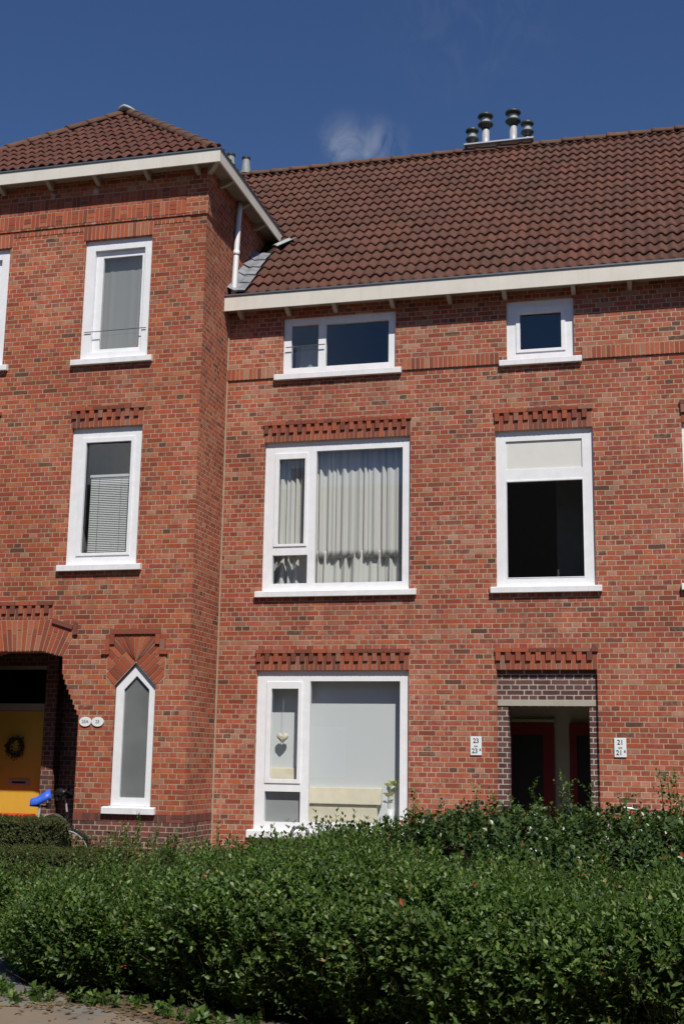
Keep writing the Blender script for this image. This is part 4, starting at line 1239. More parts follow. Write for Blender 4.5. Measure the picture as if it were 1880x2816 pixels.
def heart():
    cx, cz = -4.945, 0.262
    t = thing('hanging_heart', (cx, 0.128, cz - 0.06), 'cream padded heart hanging on a string in the ground floor window', 'ornament')
    m = MB()
    ring = heart_shape(cx, cz, 0.165, 0.145); n = len(ring)
    vs = []
    for (s, dy) in ((1.0, 0), (0.85, -0.022), (0.5, -0.033), (0.0, -0.037)):
        vs += [(cx + (a - cx) * s, 0.128 + dy, cz + (z - cz) * s) for a, z in ring]
    for (s, dy) in ((0.85, 0.022), (0.5, 0.033), (0.0, 0.037)):
        vs += [(cx + (a - cx) * s, 0.128 + dy, cz + (z - cz) * s) for a, z in ring]
    fs = []
    for lv in ((0, 1), (1, 2), (2, 3)):
        fs += [(lv[0] * n + i, lv[0] * n + (i + 1) % n, lv[1] * n + (i + 1) % n, lv[1] * n + i) for i in range(n)]
    for lv in ((0, 4), (4, 5), (5, 6)):
        fs += [(lv[0] * n + (i + 1) % n, lv[0] * n + i, lv[1] * n + i, lv[1] * n + (i + 1) % n) for i in range(n)]
    m.add(vs, fs)
    m.build('heart_body', M_HEARTW, t, smooth=True)
    MB().tube([(cx, 0.128, cz + 0.05), (cx + 0.002, 0.128, 0.98)], 0.002, 5).build('string', M_HEARTW, t)
    MB().tube([(cx + 0.02 * math.cos(a), 0.091, cz + 0.005 + 0.02 * math.sin(a)) for a in [k * 0.7 for k in range(10)]], 0.004, 5).build('rosette', M_HEARTW, t)
heart()
def leaf_blades(m, base, n, L, w, up=0.6, rr=random.Random(4)):
    for k in range(n):
        a = rr.uniform(0, 6.28); t = rr.uniform(up - 0.3, up + 0.4)
        d = Vector((math.cos(a) * math.cos(t), math.sin(a) * math.cos(t) * 0.4, math.sin(t)))
        s = d.cross(Vector((0, 0.9, 0.3))).normalized() * w * rr.uniform(.7, 1.1); l = L * rr.uniform(.6, 1.1)
        b = Vector(base)
        m.add([tuple(b), tuple(b + d * l * .5 + s - Vector((0, 0, .01))), tuple(b + d * l - Vector((0, 0, l * .25))), tuple(b + d * l * .5 - s - Vector((0, 0, .01)))], [(0, 1, 2, 3)])
pot = thing('potted_plant', (-3.48, 0.165, -0.92), 'pale yellow leaved plant in a white pot on the ground floor window ledge', 'plant')
MB().lathe((-3.48, 0.165, -0.92), [(0.045, 0), (0.06, 0.3), (0.058, 0.3)], 16).build('pot', M_SIGN, pot, smooth=True)
m = MB(); m.tube([(-3.48, 0.165, -0.63), (-3.49, 0.165, -0.45), (-3.47, 0.155, -0.3)], 0.005, 5)
leaf_blades(m, (-3.47, 0.155, -0.32), 9, 0.16, 0.03); leaf_blades(m, (-3.49, 0.165, -0.45), 6, 0.12, 0.025)
m.build('foliage', M_PLANT, pot)
m = MB()
m.box(-5.2, -4.6, 0.118, 0.121, -0.9, -0.42)
simple('frosted_sheet', m, M_FROST, 'frosted grey privacy sheet behind the small lower ground floor pane', 'privacy film')
# venetian blind, corner house first floor
vb = thing('venetian_blind', (-7.15, TY + 0.21, 2.55), 'half drawn slatted venetian blind in the corner house first floor window', 'blind')
m = MB()
z = 2.58
while z < 3.72:
    m.add([(-7.47, TY + 0.200, z - 0.0105), (-6.87, TY + 0.200, z - 0.0105), (-6.87, TY + 0.211, z + 0.0115), (-7.47, TY + 0.211, z + 0.0115)], [(0, 1, 2, 3)])
    z += 0.0245
o = m.build('slats', M_SLAT, vb); o.modifiers.new('thickness', 'SOLIDIFY').thickness = 0.0015
MB().box(-7.48, -6.86, TY + 0.19, TY + 0.225, 3.72, 3.755).build('top_rail', M_SLAT, vb)
m = MB(); m.tube([(-7.34, TY + 0.194, 3.72), (-7.34, TY + 0.194, 2.57)], 0.0025, 5); m.tube([(-7.02, TY + 0.194, 3.72), (-7.02, TY + 0.194, 2.57)], 0.0018, 5)
m.build('cord', M_ZINC, vb)
cloth('sheer_curtain', -7.48, -6.76, 5.46, 7.0, TY + 0.20, 0.004, 0.16, M_SHEER, 'flat pale grey sheer filling the top window of the corner house', 'curtain', 12)
m = MB(); m.lathe((-6.86, TY + 0.15, 5.452), [(0.018, 0), (0.024, 0.02), (0.02, 0.05), (0.012, 0.07)], 10)
fig = thing('window_figurine', (-6.86, TY + 0.15, 5.452), 'tiny green and red figurine on the sill inside the corner house top window', 'figurine')
M_G = plain('green_plastic', (0.06, 0.30, 0.03), 0.4); M_R = plain('red_plastic', (0.5, 0.03, 0.05), 0.4)
m.build('figurine_body', M_G, fig, smooth=True)
MB().lathe((-6.86, TY + 0.15, 5.522), [(0.008, 0), (0.02, 0.012), (0.02, 0.028), (0.006, 0.045)], 10).build('figurine_head', M_R, fig, smooth=True)
# pointed window: a milky sheet with a dark vase behind
m = MB(); m.box(-6.86, -6.32, TY + 0.36, TY + 0.364, -0.6, 1.0)
simple('net_curtain', m, M_FROST, 'milky grey net curtain behind the pointed window', 'curtain')
m = MB(); m.lathe((-6.675, TY + 0.30, -0.56), [(0.05, 0), (0.075, 0.1), (0.06, 0.2), (0.03, 0.26), (0.075, 0.34), (0.075, 0.47), (0.03, 0.5)], 16)
simple('dark_vase', m, M_BLACK, 'dim dark vase standing behind the pointed window glass', 'vase', smooth=True)
# folded cloth things in the attic windows
cloth('net_curtain', -4.93, -4.60, 5.36, 5.78, 0.26, 0.02, 0.14, M_FROST, 'crumpled grey net curtain in the left attic pane under the eave', 'curtain', 21)

# ------------------------------------------------------------------ signs
def text_mesh(name, body, size, loc, parent, mat, mat_sx=1.0):
    cu = bpy.data.curves.new(name, 'FONT'); cu.body = body; cu.size = size; cu.align_x = 'CENTER'; cu.align_y = 'CENTER'; cu.extrude = 0.0012
    cu.offset = size * 0.012
    tmp = bpy.data.objects.new(name, cu); COL.objects.link(tmp)
    dg = bpy.context.evaluated_depsgraph_get(); dg.update()
    me = bpy.data.meshes.new_from_object(tmp.evaluated_get(dg))
    bpy.data.objects.remove(tmp)
    o = bpy.data.objects.new(name, me); COL.objects.link(o)
    me.transform(Matrix.Rotation(R(90), 4, 'X') @ Matrix.Diagonal((mat_sx, 1, 1, 1)))
    me.materials.clear(); me.materials.append(mat)
    o.parent = parent
    o.location = Vector(loc) - ORG[root_of(parent).name]
    return o
def number_sign(x0, x1, z0, z1, n, label):
    t = thing('number_sign', ((x0 + x1) / 2, 0, z0), label, 'sign', 'house number plates beside the entrance')
    pl_ = MB().box(x0, x1, -0.018, -0.004, z0, z1).build('plate', M_SIGN, t, bevel=0.003)
    cx = (x0 + x1) / 2
    text_mesh('lettering', n, 0.084, (cx, -0.0195, z1 - 0.055), t, M_INK, 0.92)
    text_mesh('lettering', 't/m', 0.038, (cx, -0.0195, (z0 + z1) / 2 - 0.004), t, M_INK, 0.9)
    text_mesh('lettering', n, 0.084, (cx - 0.016, -0.0195, z0 + 0.052), t, M_INK, 0.92)
    text_mesh('lettering', 'B', 0.042, (cx + 0.053, -0.0195, z0 + 0.068), t, M_INK, 0.9)
    for zz in (z0 + 0.01, z1 - 0.01):
        MB().lathe((0, 0, 0), [(0.004, 0), (0.004, 0.003)], 8) if False else None
number_sign(-2.406, -2.262, 0.079, 0.313, '23', 'white rectangular number plate reading 23 to 23B left of the entrance')
number_sign(-0.616, -0.470, 0.080, 0.314, '21', 'white rectangular number plate reading 21 to 21B right of the entrance')
def oval_sign(cx, cz, n, label):
    t = thing('oval_number_plate', (cx, TY, cz - 0.06), label, 'sign', 'oval house number plates by the porch')
    m = MB()
    k = 28
    ring = [(cx + 0.084 * math.cos(2 * math.pi * i / k), cz + 0.061 * math.sin(2 * math.pi * i / k)) for i in range(k)]
    m.prism(ring, TY - 0.016, TY - 0.004)
    m.build('plate', M_SIGN, t)
    text_mesh('lettering', n, 0.058, (cx, TY - 0.0175, cz), t, M_INKG)
oval_sign(-7.256, 0.428, '25A', 'white oval enamel number plate reading 25A nearest the porch')
oval_sign(-7.083, 0.428, '25', 'white oval enamel number plate reading 25 nearer the pointed window')

# ------------------------------------------------------------------ wreath
wr2 = thing('wreath', (-8.90, PY + 0.04, 0.10), 'round dried leaf wreath hanging on the yellow front door', 'wreath')
rr = random.Random(8)
m = MB(); m.tube([(-8.90 + 0.115 * math.cos(a), PY + 0.03, 0.10 + 0.115 * math.sin(a)) for a in [2 * math.pi * k / 24 for k in range(25)]], 0.02, 6)
m.build('wreath_ring', M_TWIG, wr2)
m = MB()
for k in range(190):
    a = rr.uniform(0, 6.28); rad = 0.115 + rr.gauss(0, 0.025)
    b = Vector((-8.90 + rad * math.cos(a), PY + 0.012 - abs(rr.gauss(0, 0.012)), 0.10 + rad * math.sin(a)))
    d = Vector((rr.gauss(0, 1), rr.gauss(0, .4), rr.gauss(0, 1))).normalized(); s = d.cross(Vector((0, 1, 0.2))).normalized()
    l = rr.uniform(0.025, 0.05)
    m.add([tuple(b), tuple(b + d * l * .5 + s * l * .3), tuple(b + d * l), tuple(b + d * l * .5 - s * l * .3)], [(0, 1, 2, 3)])
m.build('foliage', M_WREATH, wr2)
mat_red = plain('orange_red_cloth', (0.55, 0.06, 0.012), 0.7)
m = MB(); m.box(-9.15, -8.45, PY - 0.42, PY - 0.1, ZG + 0.15, -0.80)
bx = simple('red_crate', m, mat_red, 'orange red crate in the porch in front of the yellow door', 'crate', bevel=0.01)

# ------------------------------------------------------------------ bicycles
def bicycle(loc, rot, label, saddle_mat, frame_mat, bars=True, saddle_h=0.98, cover=1.0, guard=None, drop=0.0, thick=1.0):
    t = thing('bicycle', (0, 0, 0), label, 'bicycle', 'bicycles parked by the houses')
    nm = t.name
    Rw = 0.34
    def wheel(x):
        m = MB(); pts = [(x + Rw * math.cos(a), 0, Rw + Rw * math.sin(a)) for a in [2 * math.pi * k / 32 for k in range(33)]]
        m.tube(pts, 0.018, 8, caps=False); w_ = m.build('wheel', M_RUBBER, t, smooth=True)
        m = MB(); m.tube([(x + (Rw - 0.025) * math.cos(a), 0, Rw + (Rw - 0.025) * math.sin(a)) for a in [2 * math.pi * k / 32 for k in range(33)]], 0.009, 6, caps=False)
        for k in range(18):
            a = 2 * math.pi * k / 18
            m.tube([(x + 0.02 * math.cos(a + 1), 0.02 * (-1) ** k, Rw + 0.02 * math.sin(a + 1)), (x + (Rw - 0.025) * math.cos(a), 0, Rw + (Rw - 0.025) * math.sin(a))], 0.0012, 4)
        m.tube([(x, -0.05, Rw), (x, 0.05, Rw)], 0.02, 8)
        m.build('rim', M_STEEL, w_)
    wheel(-0.52); wheel(0.55)
    bb = (-0.06, 0, 0.29); st = (-0.20, 0, saddle_h - 0.22); hd = (0.38, 0, 0.86); hl = (0.43, 0, 0.70)
    m = MB()
    m.tube([bb, st], 0.016); m.tube([(hl[0], 0, hl[2]), bb], 0.018); m.tube([(hd[0], 0, hd[2] - 0.03), (-0.17, 0, 0.60)], 0.016)
    for s in (-1, 1):
        m.tube([(bb[0], 0.03 * s, bb[2]), (-0.52, 0.055 * s, Rw)], 0.01); m.tube([(st[0] + .01, 0.015 * s, st[2] - .05), (-0.52, 0.055 * s, Rw)], 0.008)
        m.tube([(0.44, 0.04 * s, 0.66), (0.47, 0.05 * s, 0.6), (0.55, 0.05 * s, Rw)], 0.012)
    m.tube([hd, (0.44, 0, 0.66)], 0.02)
    m.build('frame', frame_mat, t)
    m = MB(); m.tube([st, (-0.22, 0, saddle_h - 0.02)], 0.0135); m.build('seat_post', M_STEEL, t)
    # saddle: broad back, narrow nose
    V = []; F = []
    secs = [(-0.14, 0.085, 0.05, 0.035), (-0.11, 0.105, 0.055, 0.05), (-0.03, 0.085, 0.05, 0.028), (0.06, 0.04, 0.045, 0.008), (0.13, 0.027, 0.04, 0.004), (0.15, 0.012, 0.03, 0.0)]
    for (x, w_, h_, up) in secs:
        for k in range(10):
            a = 2 * math.pi * k / 10
            V.append((-0.22 + x * cover, w_ * max(cover, 1.0) * math.cos(a), saddle_h + up * thick + h_ * thick * 0.6 * math.sin(a) - (0.02 if abs(math.cos(a)) > .8 else 0)))
    for i in range(5):
        F += [(i * 10 + k, i * 10 + (k + 1) % 10, (i + 1) * 10 + (k + 1) % 10, (i + 1) * 10 + k) for k in range(10)]
    F += [tuple(range(9, -1, -1)), tuple(range(50, 60))]
    m = MB(); m.add(V, F); sd_ = m.build('saddle', saddle_mat, t, smooth=True)
    m = MB()
    for s in (-1, 1):
        m.tube([(-0.32, 0.05 * s, saddle_h - 0.07), (-0.32, 0.05 * s, saddle_h)], [0.022, 0.024], 8)
    m.tube([(-0.34, 0, saddle_h - 0.05), (-0.1, 0, saddle_h - 0.03)], 0.012)
    m.build('saddle_springs', M_BLACK, sd_)
    m = MB(); m.tube([(0.38, 0, min(0.86, 0.99 - drop)), (0.365, 0, 1.0 - drop)], 0.013)
    m.tube([(a_, b_, c_ - drop) for a_, b_, c_ in ((0.14, -0.29, 1.02), (0.22, -0.285, 1.035), (0.34, -0.2, 1.03), (0.37, 0, 1.0), (0.34, 0.2, 1.03), (0.22, 0.285, 1.035), (0.14, 0.29, 1.02))], 0.012)
    hb = m.build('handlebar', M_STEEL, t, smooth=True)
    for s in (-1, 1): MB().tube([(0.12, 0.291 * s, 1.018 - drop), (0.23, 0.284 * s, 1.035 - drop)], 0.017).build('grip', M_BLACK, hb, smooth=True)
    for cx_, a0, a1 in ((-0.52, 0.15, 2.9), (0.55, 0.6, 2.9)):
        pts = [(cx_ + (Rw + 0.035) * math.cos(a0 + (a1 - a0) * k / 12), 0, Rw + (Rw + 0.035) * math.sin(a0 + (a1 - a0) * k / 12)) for k in range(13)]
        m = MB()
        for p, q in zip(pts[:-1], pts[1:]):
            m.add([(p[0], -0.028, p[2]), (q[0], -0.028, q[2]), (q[0], 0.028, q[2]), (p[0], 0.028, p[2])], [(0, 1, 2, 3)])
        mg = m.build('mudguard', guard or M_STEEL, t); mg.modifiers.new('thickness', 'SOLIDIFY').thickness = 0.003
    m = MB(); m.tube([(bb[0], -0.06, bb[2]), (bb[0], 0.06, bb[2])], 0.018)
    m.tube([(bb[0], 0.06, bb[2]), (bb[0] + 0.1, 0.07, bb[2] - 0.13)], 0.009); m.tube([(bb[0], -0.06, bb[2]), (bb[0] - 0.1, -0.07, bb[2] + 0.13)], 0.009)
    m.box(bb[0] + 0.05, bb[0] + 0.15, 0.07, 0.15, bb[2] - 0.145, bb[2] - 0.12); m.box(bb[0] - 0.15, bb[0] - 0.05, -0.15, -0.07, bb[2] + 0.12, bb[2] + 0.145)
    m.build('crankset', M_BLACK, t)
    t.location = loc; t.rotation_euler = rot
    return t
bicycle((-7.66, -1.80, ZG + 0.03), (R(4), 0, R(216)), 'bicycle with a bright blue saddle cover standing before the porch', M_BLUE, M_BLACK, saddle_h=0.985, cover=0.85, guard=M_BLACK, drop=0.22, thick=2.1)
bicycle((-7.47, -0.55, ZG + 0.15), (R(-7), 0, R(78)), 'black bicycle leaning in the shade against the porch wall', M_BLACK, M_BLACK, saddle_h=0.95)
bicycle((-0.50, -1.05, ZG + 0.045), (R(6), 0, R(60)), 'bicycle with chrome handlebar behind the dark shrub right of the entrance', M_BLACK, M_BLACK, saddle_h=0.86)
m = MB(); arc = []
for k in range(13):
    a = math.pi * k / 12
    arc.append((-4.29 - 0.105 * math.cos(a), -1.2, -0.89 + 0.085 * math.sin(a)))
m.tube([(-4.395, -1.2, ZG)] + arc + [(-4.185, -1.2, ZG)], 0.019, 10)
simple('bicycle_stand', m, plain('grey_galvanised_tube', (0.36, 0.36, 0.37), 0.45, 0.5, 0.5), 'grey bent tube bicycle stand below the ground floor window', 'bike stand', smooth=True)

# ------------------------------------------------------------------ hedges
def sprig(nl, L, ll, lw, seed, spread=0.9, twig=True):
    """twig along +z with opposite leaves, each leaf two bent quads; returns leaf verts (n,6,3)"""
    r_ = np.random.default_rng(seed)
    leaves = []
    for i in range(nl):
        s = (i // 2 + 0.6) / (nl / 2) * L
        a = (i % 2) * math.pi + (i // 2) * 1.35 + r_.normal(0, 0.25)
        el = spread * (1 - 0.45 * s / L) + r_.normal(0, 0.15)
        d = np.array([math.cos(a) * math.sin(el), math.sin(a) * math.sin(el), math.cos(el)])
        sd_ = np.cross(d, [0, 0, 1]); sd_ /= np.linalg.norm(sd_) + 1e-9
        nn = np.cross(sd_, d)
        l = ll * r_.uniform(0.75, 1.15) * (1 - 0.25 * s / L); w_ = lw * r_.uniform(0.8, 1.15)
        b = np.array([0, 0, s])
        c1 = b + d * l * 0.52 - nn * l * 0.06
        tip = b + d * l - nn * l * 0.2
        leaves.append([b, c1 + sd_ * w_ + nn * w_ * 0.35, tip, c1 - sd_ * w_ + nn * w_ * 0.35, c1])
    return np.array(leaves)
def frames(n, dirs):
    """random twist frames whose z runs along dirs"""
    z = dirs / np.linalg.norm(dirs, axis=1, keepdims=True)
    h = rng.normal(size=(n, 3))
    x = h - (h * z).sum(1, keepdims=True) * z
    x /= np.linalg.norm(x, axis=1, keepdims=True)
    y = np.cross(z, x)
    return np.stack([x, y, z], 2)
def scatter(name, P, dirs, protos, mat, parent, sc=(0.75, 1.25), mul=1.0):
    n = len(P)
    Fm = frames(n, dirs)
    pick = rng.integers(0, len(protos), n)
    s = rng.uniform(sc[0], sc[1], n) * mul
    Vs = []
    for k, pr in enumerate(protos):
        ix = np.where(pick == k)[0]
        v = pr.reshape(-1, 3)
        o = np.einsum('nij,vj->nvi', Fm[ix] * s[ix, None, None], v) + P[ix, None, :]
        Vs.append(o.reshape(-1, 5, 3))
    V = np.concatenate(Vs)
    m = len(V)
    base = (np.arange(m) * 5)[:, None]
    F = np.concatenate([base + np.array([[0, 1, 2, 4]]), base + np.array([[0, 4, 2, 3]])])
    return raw(name, V.reshape(-1, 3), F, mat, parent)
def vnoise(x, y, f, seed):
    r_ = np.random.default_rng(seed); out = 0
    for k in range(7):
        a = r_.uniform(0, 6.28); w_ = f * r_.uniform(0.6, 1.7); p = r_.uniform(0, 6.28)
        out = out + np.sin((x * math.cos(a) + y * math.sin(a)) * w_ + p)
    return out / 7
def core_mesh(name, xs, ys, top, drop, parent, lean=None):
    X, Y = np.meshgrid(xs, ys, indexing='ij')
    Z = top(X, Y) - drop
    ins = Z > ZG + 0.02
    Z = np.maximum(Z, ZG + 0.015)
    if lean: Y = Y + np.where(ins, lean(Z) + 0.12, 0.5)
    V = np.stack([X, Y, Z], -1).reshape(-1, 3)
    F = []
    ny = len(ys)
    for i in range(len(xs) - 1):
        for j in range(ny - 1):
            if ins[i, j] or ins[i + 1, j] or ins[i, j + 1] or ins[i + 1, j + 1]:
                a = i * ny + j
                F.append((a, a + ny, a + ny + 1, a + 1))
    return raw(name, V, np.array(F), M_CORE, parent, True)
EDGE = np.array([(-9.5, -5.25), (-6.5, -5.45), (-5.70, -5.76), (-5.46, -6.08), (-5.20, -6.85), (-4.84, -7.58), (-4.38, -8.02), (-3.94, -8.18), (-3.5, -8.12), (-2.8, -8.5), (-1, -9.15), (2.0, -9.85), (4.5, -10.15)])
def edge_y(x): return np.interp(x, EDGE[:, 0], EDGE[:, 1])
def seg_dist(x, y):
    best = np.full(np.shape(x), 1e9)
    for (ax, ay), (bx, by) in zip(EDGE[:-1], EDGE[1:]):
        t = np.clip(((x - ax) * (bx - ax) + (y - ay) * (by - ay)) / ((bx - ax) ** 2 + (by - ay) ** 2), 0, 1)
        best = np.minimum(best, np.hypot(x - ax - t * (bx - ax), y - ay - t * (by - ay)))
    return np.where(y > edge_y(x), best, -best)
def under(z):
    """the hedge leans out over its foot"""
    return 0.40 * np.clip((-1.03 - z) / 0.5, 0, 1) ** 0.8
def privet_top(x, y):
    s = seg_dist(x, y) + 0.10 * vnoise(x, y, 5.5, 6) + 0.05 * vnoise(x, y, 13.0, 7)
    h = np.interp(x, [-7, -5.2, -4.2, -3.4, -2.7, -2.1, -0.7, 0.2, 3], [0.36, 0.44, 0.60, 0.72, 0.83, 0.84, 0.74, 0.84, 0.86])
    prof_ = np.interp(s, [0.0, 0.04, 0.12, 0.25, 0.45, 0.8, 1.2, 1.9, 2.5, 3.0], [0, 0.30, 0.55, 0.72, 0.84, 0.94, 1.0, 0.98, 0.75, 0.0])
    lump = 0.13 * vnoise(x, y, 3.2, 3) + 0.13 * vnoise(x, y, 7.5, 4)
    return ZG + np.where(s > 0, (h + lump) * prof_, -0.5)
def shrub_top(x, y):
    cy = -5.35 - 0.12 * x * 0
    h = np.interp(x, [-3.5, -3.0, -2.5, -1.95, -0.85, 0.1, 3], [0.3, 0.78, 0.95, 1.06, 1.12, 1.12, 1.1]) + 0.08 * vnoise(x, y, 4.0, 14) + 0.06 * vnoise(x, y, 10.0, 15)
    q = np.clip(1 - np.abs((y - cy) / 1.1) ** 2.6, 0, 1) ** 0.5
    return ZG + h * q - 0.02
def noise3(p, f, seed):
    r_ = np.random.default_rng(seed); out = 0
    for k in range(9):
        d = r_.normal(size=3); d /= np.linalg.norm(d)
        out = out + np.sin(p @ d * f * r_.uniform(0.6, 1.6) + r_.uniform(0, 6.28))
    return out / 9 * 1.6
def shell(top, x0, x1, y0, y1, zmax, n, depth, front=0.16, lean=None, holes=None):
    out = []
    got = 0
    while got < n:
        k = 400000
        x = rng.uniform(x0, x1, k); y = rng.uniform(y0, y1, k); z = rng.uniform(ZG + 0.03, zmax, k)
        yu = y
        if lean is not None: y = y - lean(z)
        t = top(x, y)
        d = t - z
        tf = top(x, y - front); tb = top(x, y + front)
        ok = (d > 0) & ((d < depth * rng.uniform(0.1, 1.0, k)) | (z > tf - 0.02) | (z > tb - 0.02))
        p = np.stack([x, yu, z], 1)[ok]
        if holes:
            nz_ = noise3(p, holes[0], 91) + 0.5 * noise3(p, holes[0] * 2.3, 92)
            keep = (nz_ > holes[1]) | (rng.uniform(size=len(p)) < 0.16)
            if len(holes) > 2:      # sparser low down
                keep &= rng.uniform(size=len(p)) < np.interp(p[:, 2], [ZG, -1.25, -0.95], [0.75, 0.85, 1.0])
            p = p[keep]
        out.append(p); got += len(p)
    return np.concatenate(out)[:n]
def outward(P, top, e=0.08, up=0.35):
    gx = (top(P[:, 0] + e, P[:, 1]) - top(P[:, 0] - e, P[:, 1])) / (2 * e)
    gy = (top(P[:, 0], P[:, 1] + e) - top(P[:, 0], P[:, 1] - e)) / (2 * e)
    g = np.stack([-np.clip(gx, -2.5, 2.5), -np.clip(gy, -2.5, 2.5), np.ones(len(P))], 1)
    g /= np.linalg.norm(g, axis=1, keepdims=True)
    return g + np.array([0, 0, up]) + rng.normal(0, 0.42, (len(P), 3))
def twigs(name, P, dirs, L, r, parent):
    n = len(P)
    Fm = frames(n, dirs)
    tri = np.array([[1, 0, 0], [-0.5, 0.87, 0], [-0.5, -0.87, 0]]) * r
    ring0 = tri; ring1 = tri * 0.5 + np.array([0, 0, 1.0])
    loc = np.concatenate([ring0, ring1])
    loc = np.repeat(loc[None], n, 0); loc[:, 3:, 2] = np.asarray(L).reshape(-1, 1)
    V = np.einsum('nij,nvj->nvi', Fm, loc) + P[:, None, :]
    base = (np.arange(n) * 6)[:, None]
    F = np.concatenate([base + np.array([[i, (i + 1) % 3, (i + 1) % 3 + 3, i + 3]]) for i in range(3)])
    return raw(name, V.reshape(-1, 3), F, M_TWIG, parent)
PR = [sprig(10, 0.16, 0.044, 0.0088, 100 + i) for i in range(6)]
PRL = [sprig(16, 0.34, 0.050, 0.0090, 150 + i, 0.8) for i in range(5)]
hedge = thing('privet_hedge', (-2.5, -6.0, ZG), 'broad untrimmed privet hedge filling the front of the garden', 'hedge')
P = shell(privet_top, -7.3, 2.2, -10.2, -4.0, -0.4, 15000, 0.22, 0.22, under, (8.5, -0.30, 1))
def front_part(n):
    q = shell(privet_top, -7.3, 1.2, -10.2, -4.8, -0.5, n * 2, 0.22, 0.24, under, (7.5, -0.02, 1))
    return q[q[:, 1] < edge_y(q[:, 0]) + 0.75][:n]
P = np.concatenate([P, front_part(26000)])
D = outward(P, privet_top)
scatter('foliage', P, D, PR, M_PRIVET, hedge, (0.7, 1.35), np.interp(P[:, 1], [-9, -4], [1.2, 0.92]))
# a few broad-leaved climbers threaded through the hedge
q = front_part(9000); q = q[vnoise(q[:, 0], q[:, 2], 5.0, 71) > 0.42][:420]
scatter('climber_leaves', q + rng.normal(0, 0.02, q.shape), outward(q, privet_top), [sprig(6, 0.2, 0.075, 0.024, 600 + i, 1.1) for i in range(4)], M_PRIVET, hedge, (0.7, 1.1))
# long shoots above the surface
xs = rng.uniform(-6.0, 1.4, 3000); ys = edge_y(xs) + rng.uniform(0.2, 2.3, 3000)
tp = privet_top(xs, ys); ok = (tp > ZG + 0.4) & (vnoise(xs, ys, 4.5, 61) + rng.normal(0, 0.25, len(xs)) > 0.0)
P2 = np.stack([xs, ys, tp - 0.09], 1)[ok]
D2 = np.stack([rng.normal(0, 0.28, len(P2)), rng.normal(-0.1, 0.28, len(P2)), np.ones(len(P2))], 1)
scatter('foliage', P2, D2, PRL, M_PRIVET, hedge, (0.45, 1.15))
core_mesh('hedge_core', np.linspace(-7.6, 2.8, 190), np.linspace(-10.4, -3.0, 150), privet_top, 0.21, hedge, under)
tw = shell(privet_top, -6.5, 1.6, -10.2, -4.0, -0.5, 4500, 0.2, 0.22, under)
twigs('branches', tw - np.array([0, 0, 0.05]), outward(tw, privet_top), rng.uniform(0.12, 0.3, len(tw)), 0.0028, hedge)

shrub = thing('glossy_shrub', (-1.0, -5.35, ZG), 'taller dark glossy shrub with a few red leaves before the entrance', 'shrub')
SH = [sprig(9, 0.15, 0.052, 0.0165, 200 + i, 1.0) for i in range(6)]
P = shell(shrub_top, -3.7, 2.0, -6.5, -4.2, 0.0, 8200, 0.22, 0.2, None, (6.0, -0.35))
scatter('foliage', P, outward(P, shrub_top), SH, M_SHRUB, shrub)
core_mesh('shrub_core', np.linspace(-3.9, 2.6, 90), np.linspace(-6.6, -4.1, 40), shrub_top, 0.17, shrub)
# tall shoots with leaves, as in the photograph along the top edge
def shoot_group(pts, parent, mat, name='foliage', protos=None):
    PP = []; DD = []; TW = []; TL = []; TD = []
    for (x, y, z, h) in pts:
        b = np.array([x, y, z]); d = np.array([random.gauss(0, 0.10), random.gauss(0, 0.1), 1.0])
        TW.append(b); TL.append(h); TD.append(d)
        s = 0.0
        while s < h - 0.04:
            for q_ in range(2):
                PP.append(b + d / np.linalg.norm(d) * s); DD.append(d + np.random.default_rng(int(s * 1e4) + int(abs(x) * 1e3) + q_).normal(0, 0.42, 3))
            s += 0.075
    scatter(name, np.array(PP), np.array(DD), protos or PRS, mat, parent, (0.7, 1.05))
    twigs('branches', np.array(TW), np.array(TD), np.array(TL), 0.004, parent)
PRS = [sprig(7, 0.11, 0.048, 0.0125, 300 + i, 0.95) for i in range(5)]
shoot_group([(-1.58, -5.3, -0.50, 0.27), (-1.44, -5.2, -0.48, 0.23), (-1.06, -5.3, -0.45, 0.27), (-0.86, -5.2, -0.45, 0.37), (-0.78, -5.1, -0.42, 0.33), (-0.64, -5.2, -0.45, 0.33),
             (-0.03, -5.2, -0.42, 0.39), (0.03, -5.3, -0.42, 0.33), (0.10, -5.2, -0.42, 0.41), (-2.10, -5.3, -0.58, 0.27), (-1.85, -5.3, -0.55, 0.25), (-0.38, -5.3, -0.45, 0.21), (-1.25, -5.4, -0.48, 0.21)], shrub, M_PRIVET)
shoot_group([(-2.86, -6.0, -0.78, 0.26), (-2.75, -5.9, -0.75, 0.18), (-2.5, -6.0, -0.75, 0.18), (-2.3, -6.0, -0.75, 0.2), (-3.3, -6.4, -0.85, 0.22)] + [(random.uniform(-4.6, -2.4), random.uniform(-7.0, -6.2), -0.85, random.uniform(0.12, 0.26)) for _ in range(26)], hedge, M_PRIVET, 'foliage')
# loose bush with thin shoots at the foot of the corner house wall
ws = thing('wall_bush', (-5.7, -2.4, ZG), 'thin light green bush with upright shoots before the corner house plinth', 'bush')
shoot_group([(-6.05 + random.uniform(-0.5, 0.75), -2.55 + random.uniform(-.3, .3), -1.4, random.uniform(0.25, 0.55)) for _ in range(46)]
            + [(-5.88, -2.5, -1.3, 0.62), (-5.82, -2.45, -1.3, 0.70), (-5.93, -2.55, -1.3, 0.55), (-5.78, -2.5, -1.3, 0.5), (-5.62, -2.4, -1.3, 0.5), (-5.20, -2.3, -1.3, 0.55), (-5.15, -2.35, -1.3, 0.40), (-6.1, -2.4, -1.3, 0.48)], ws, M_PRIVET, 'foliage')

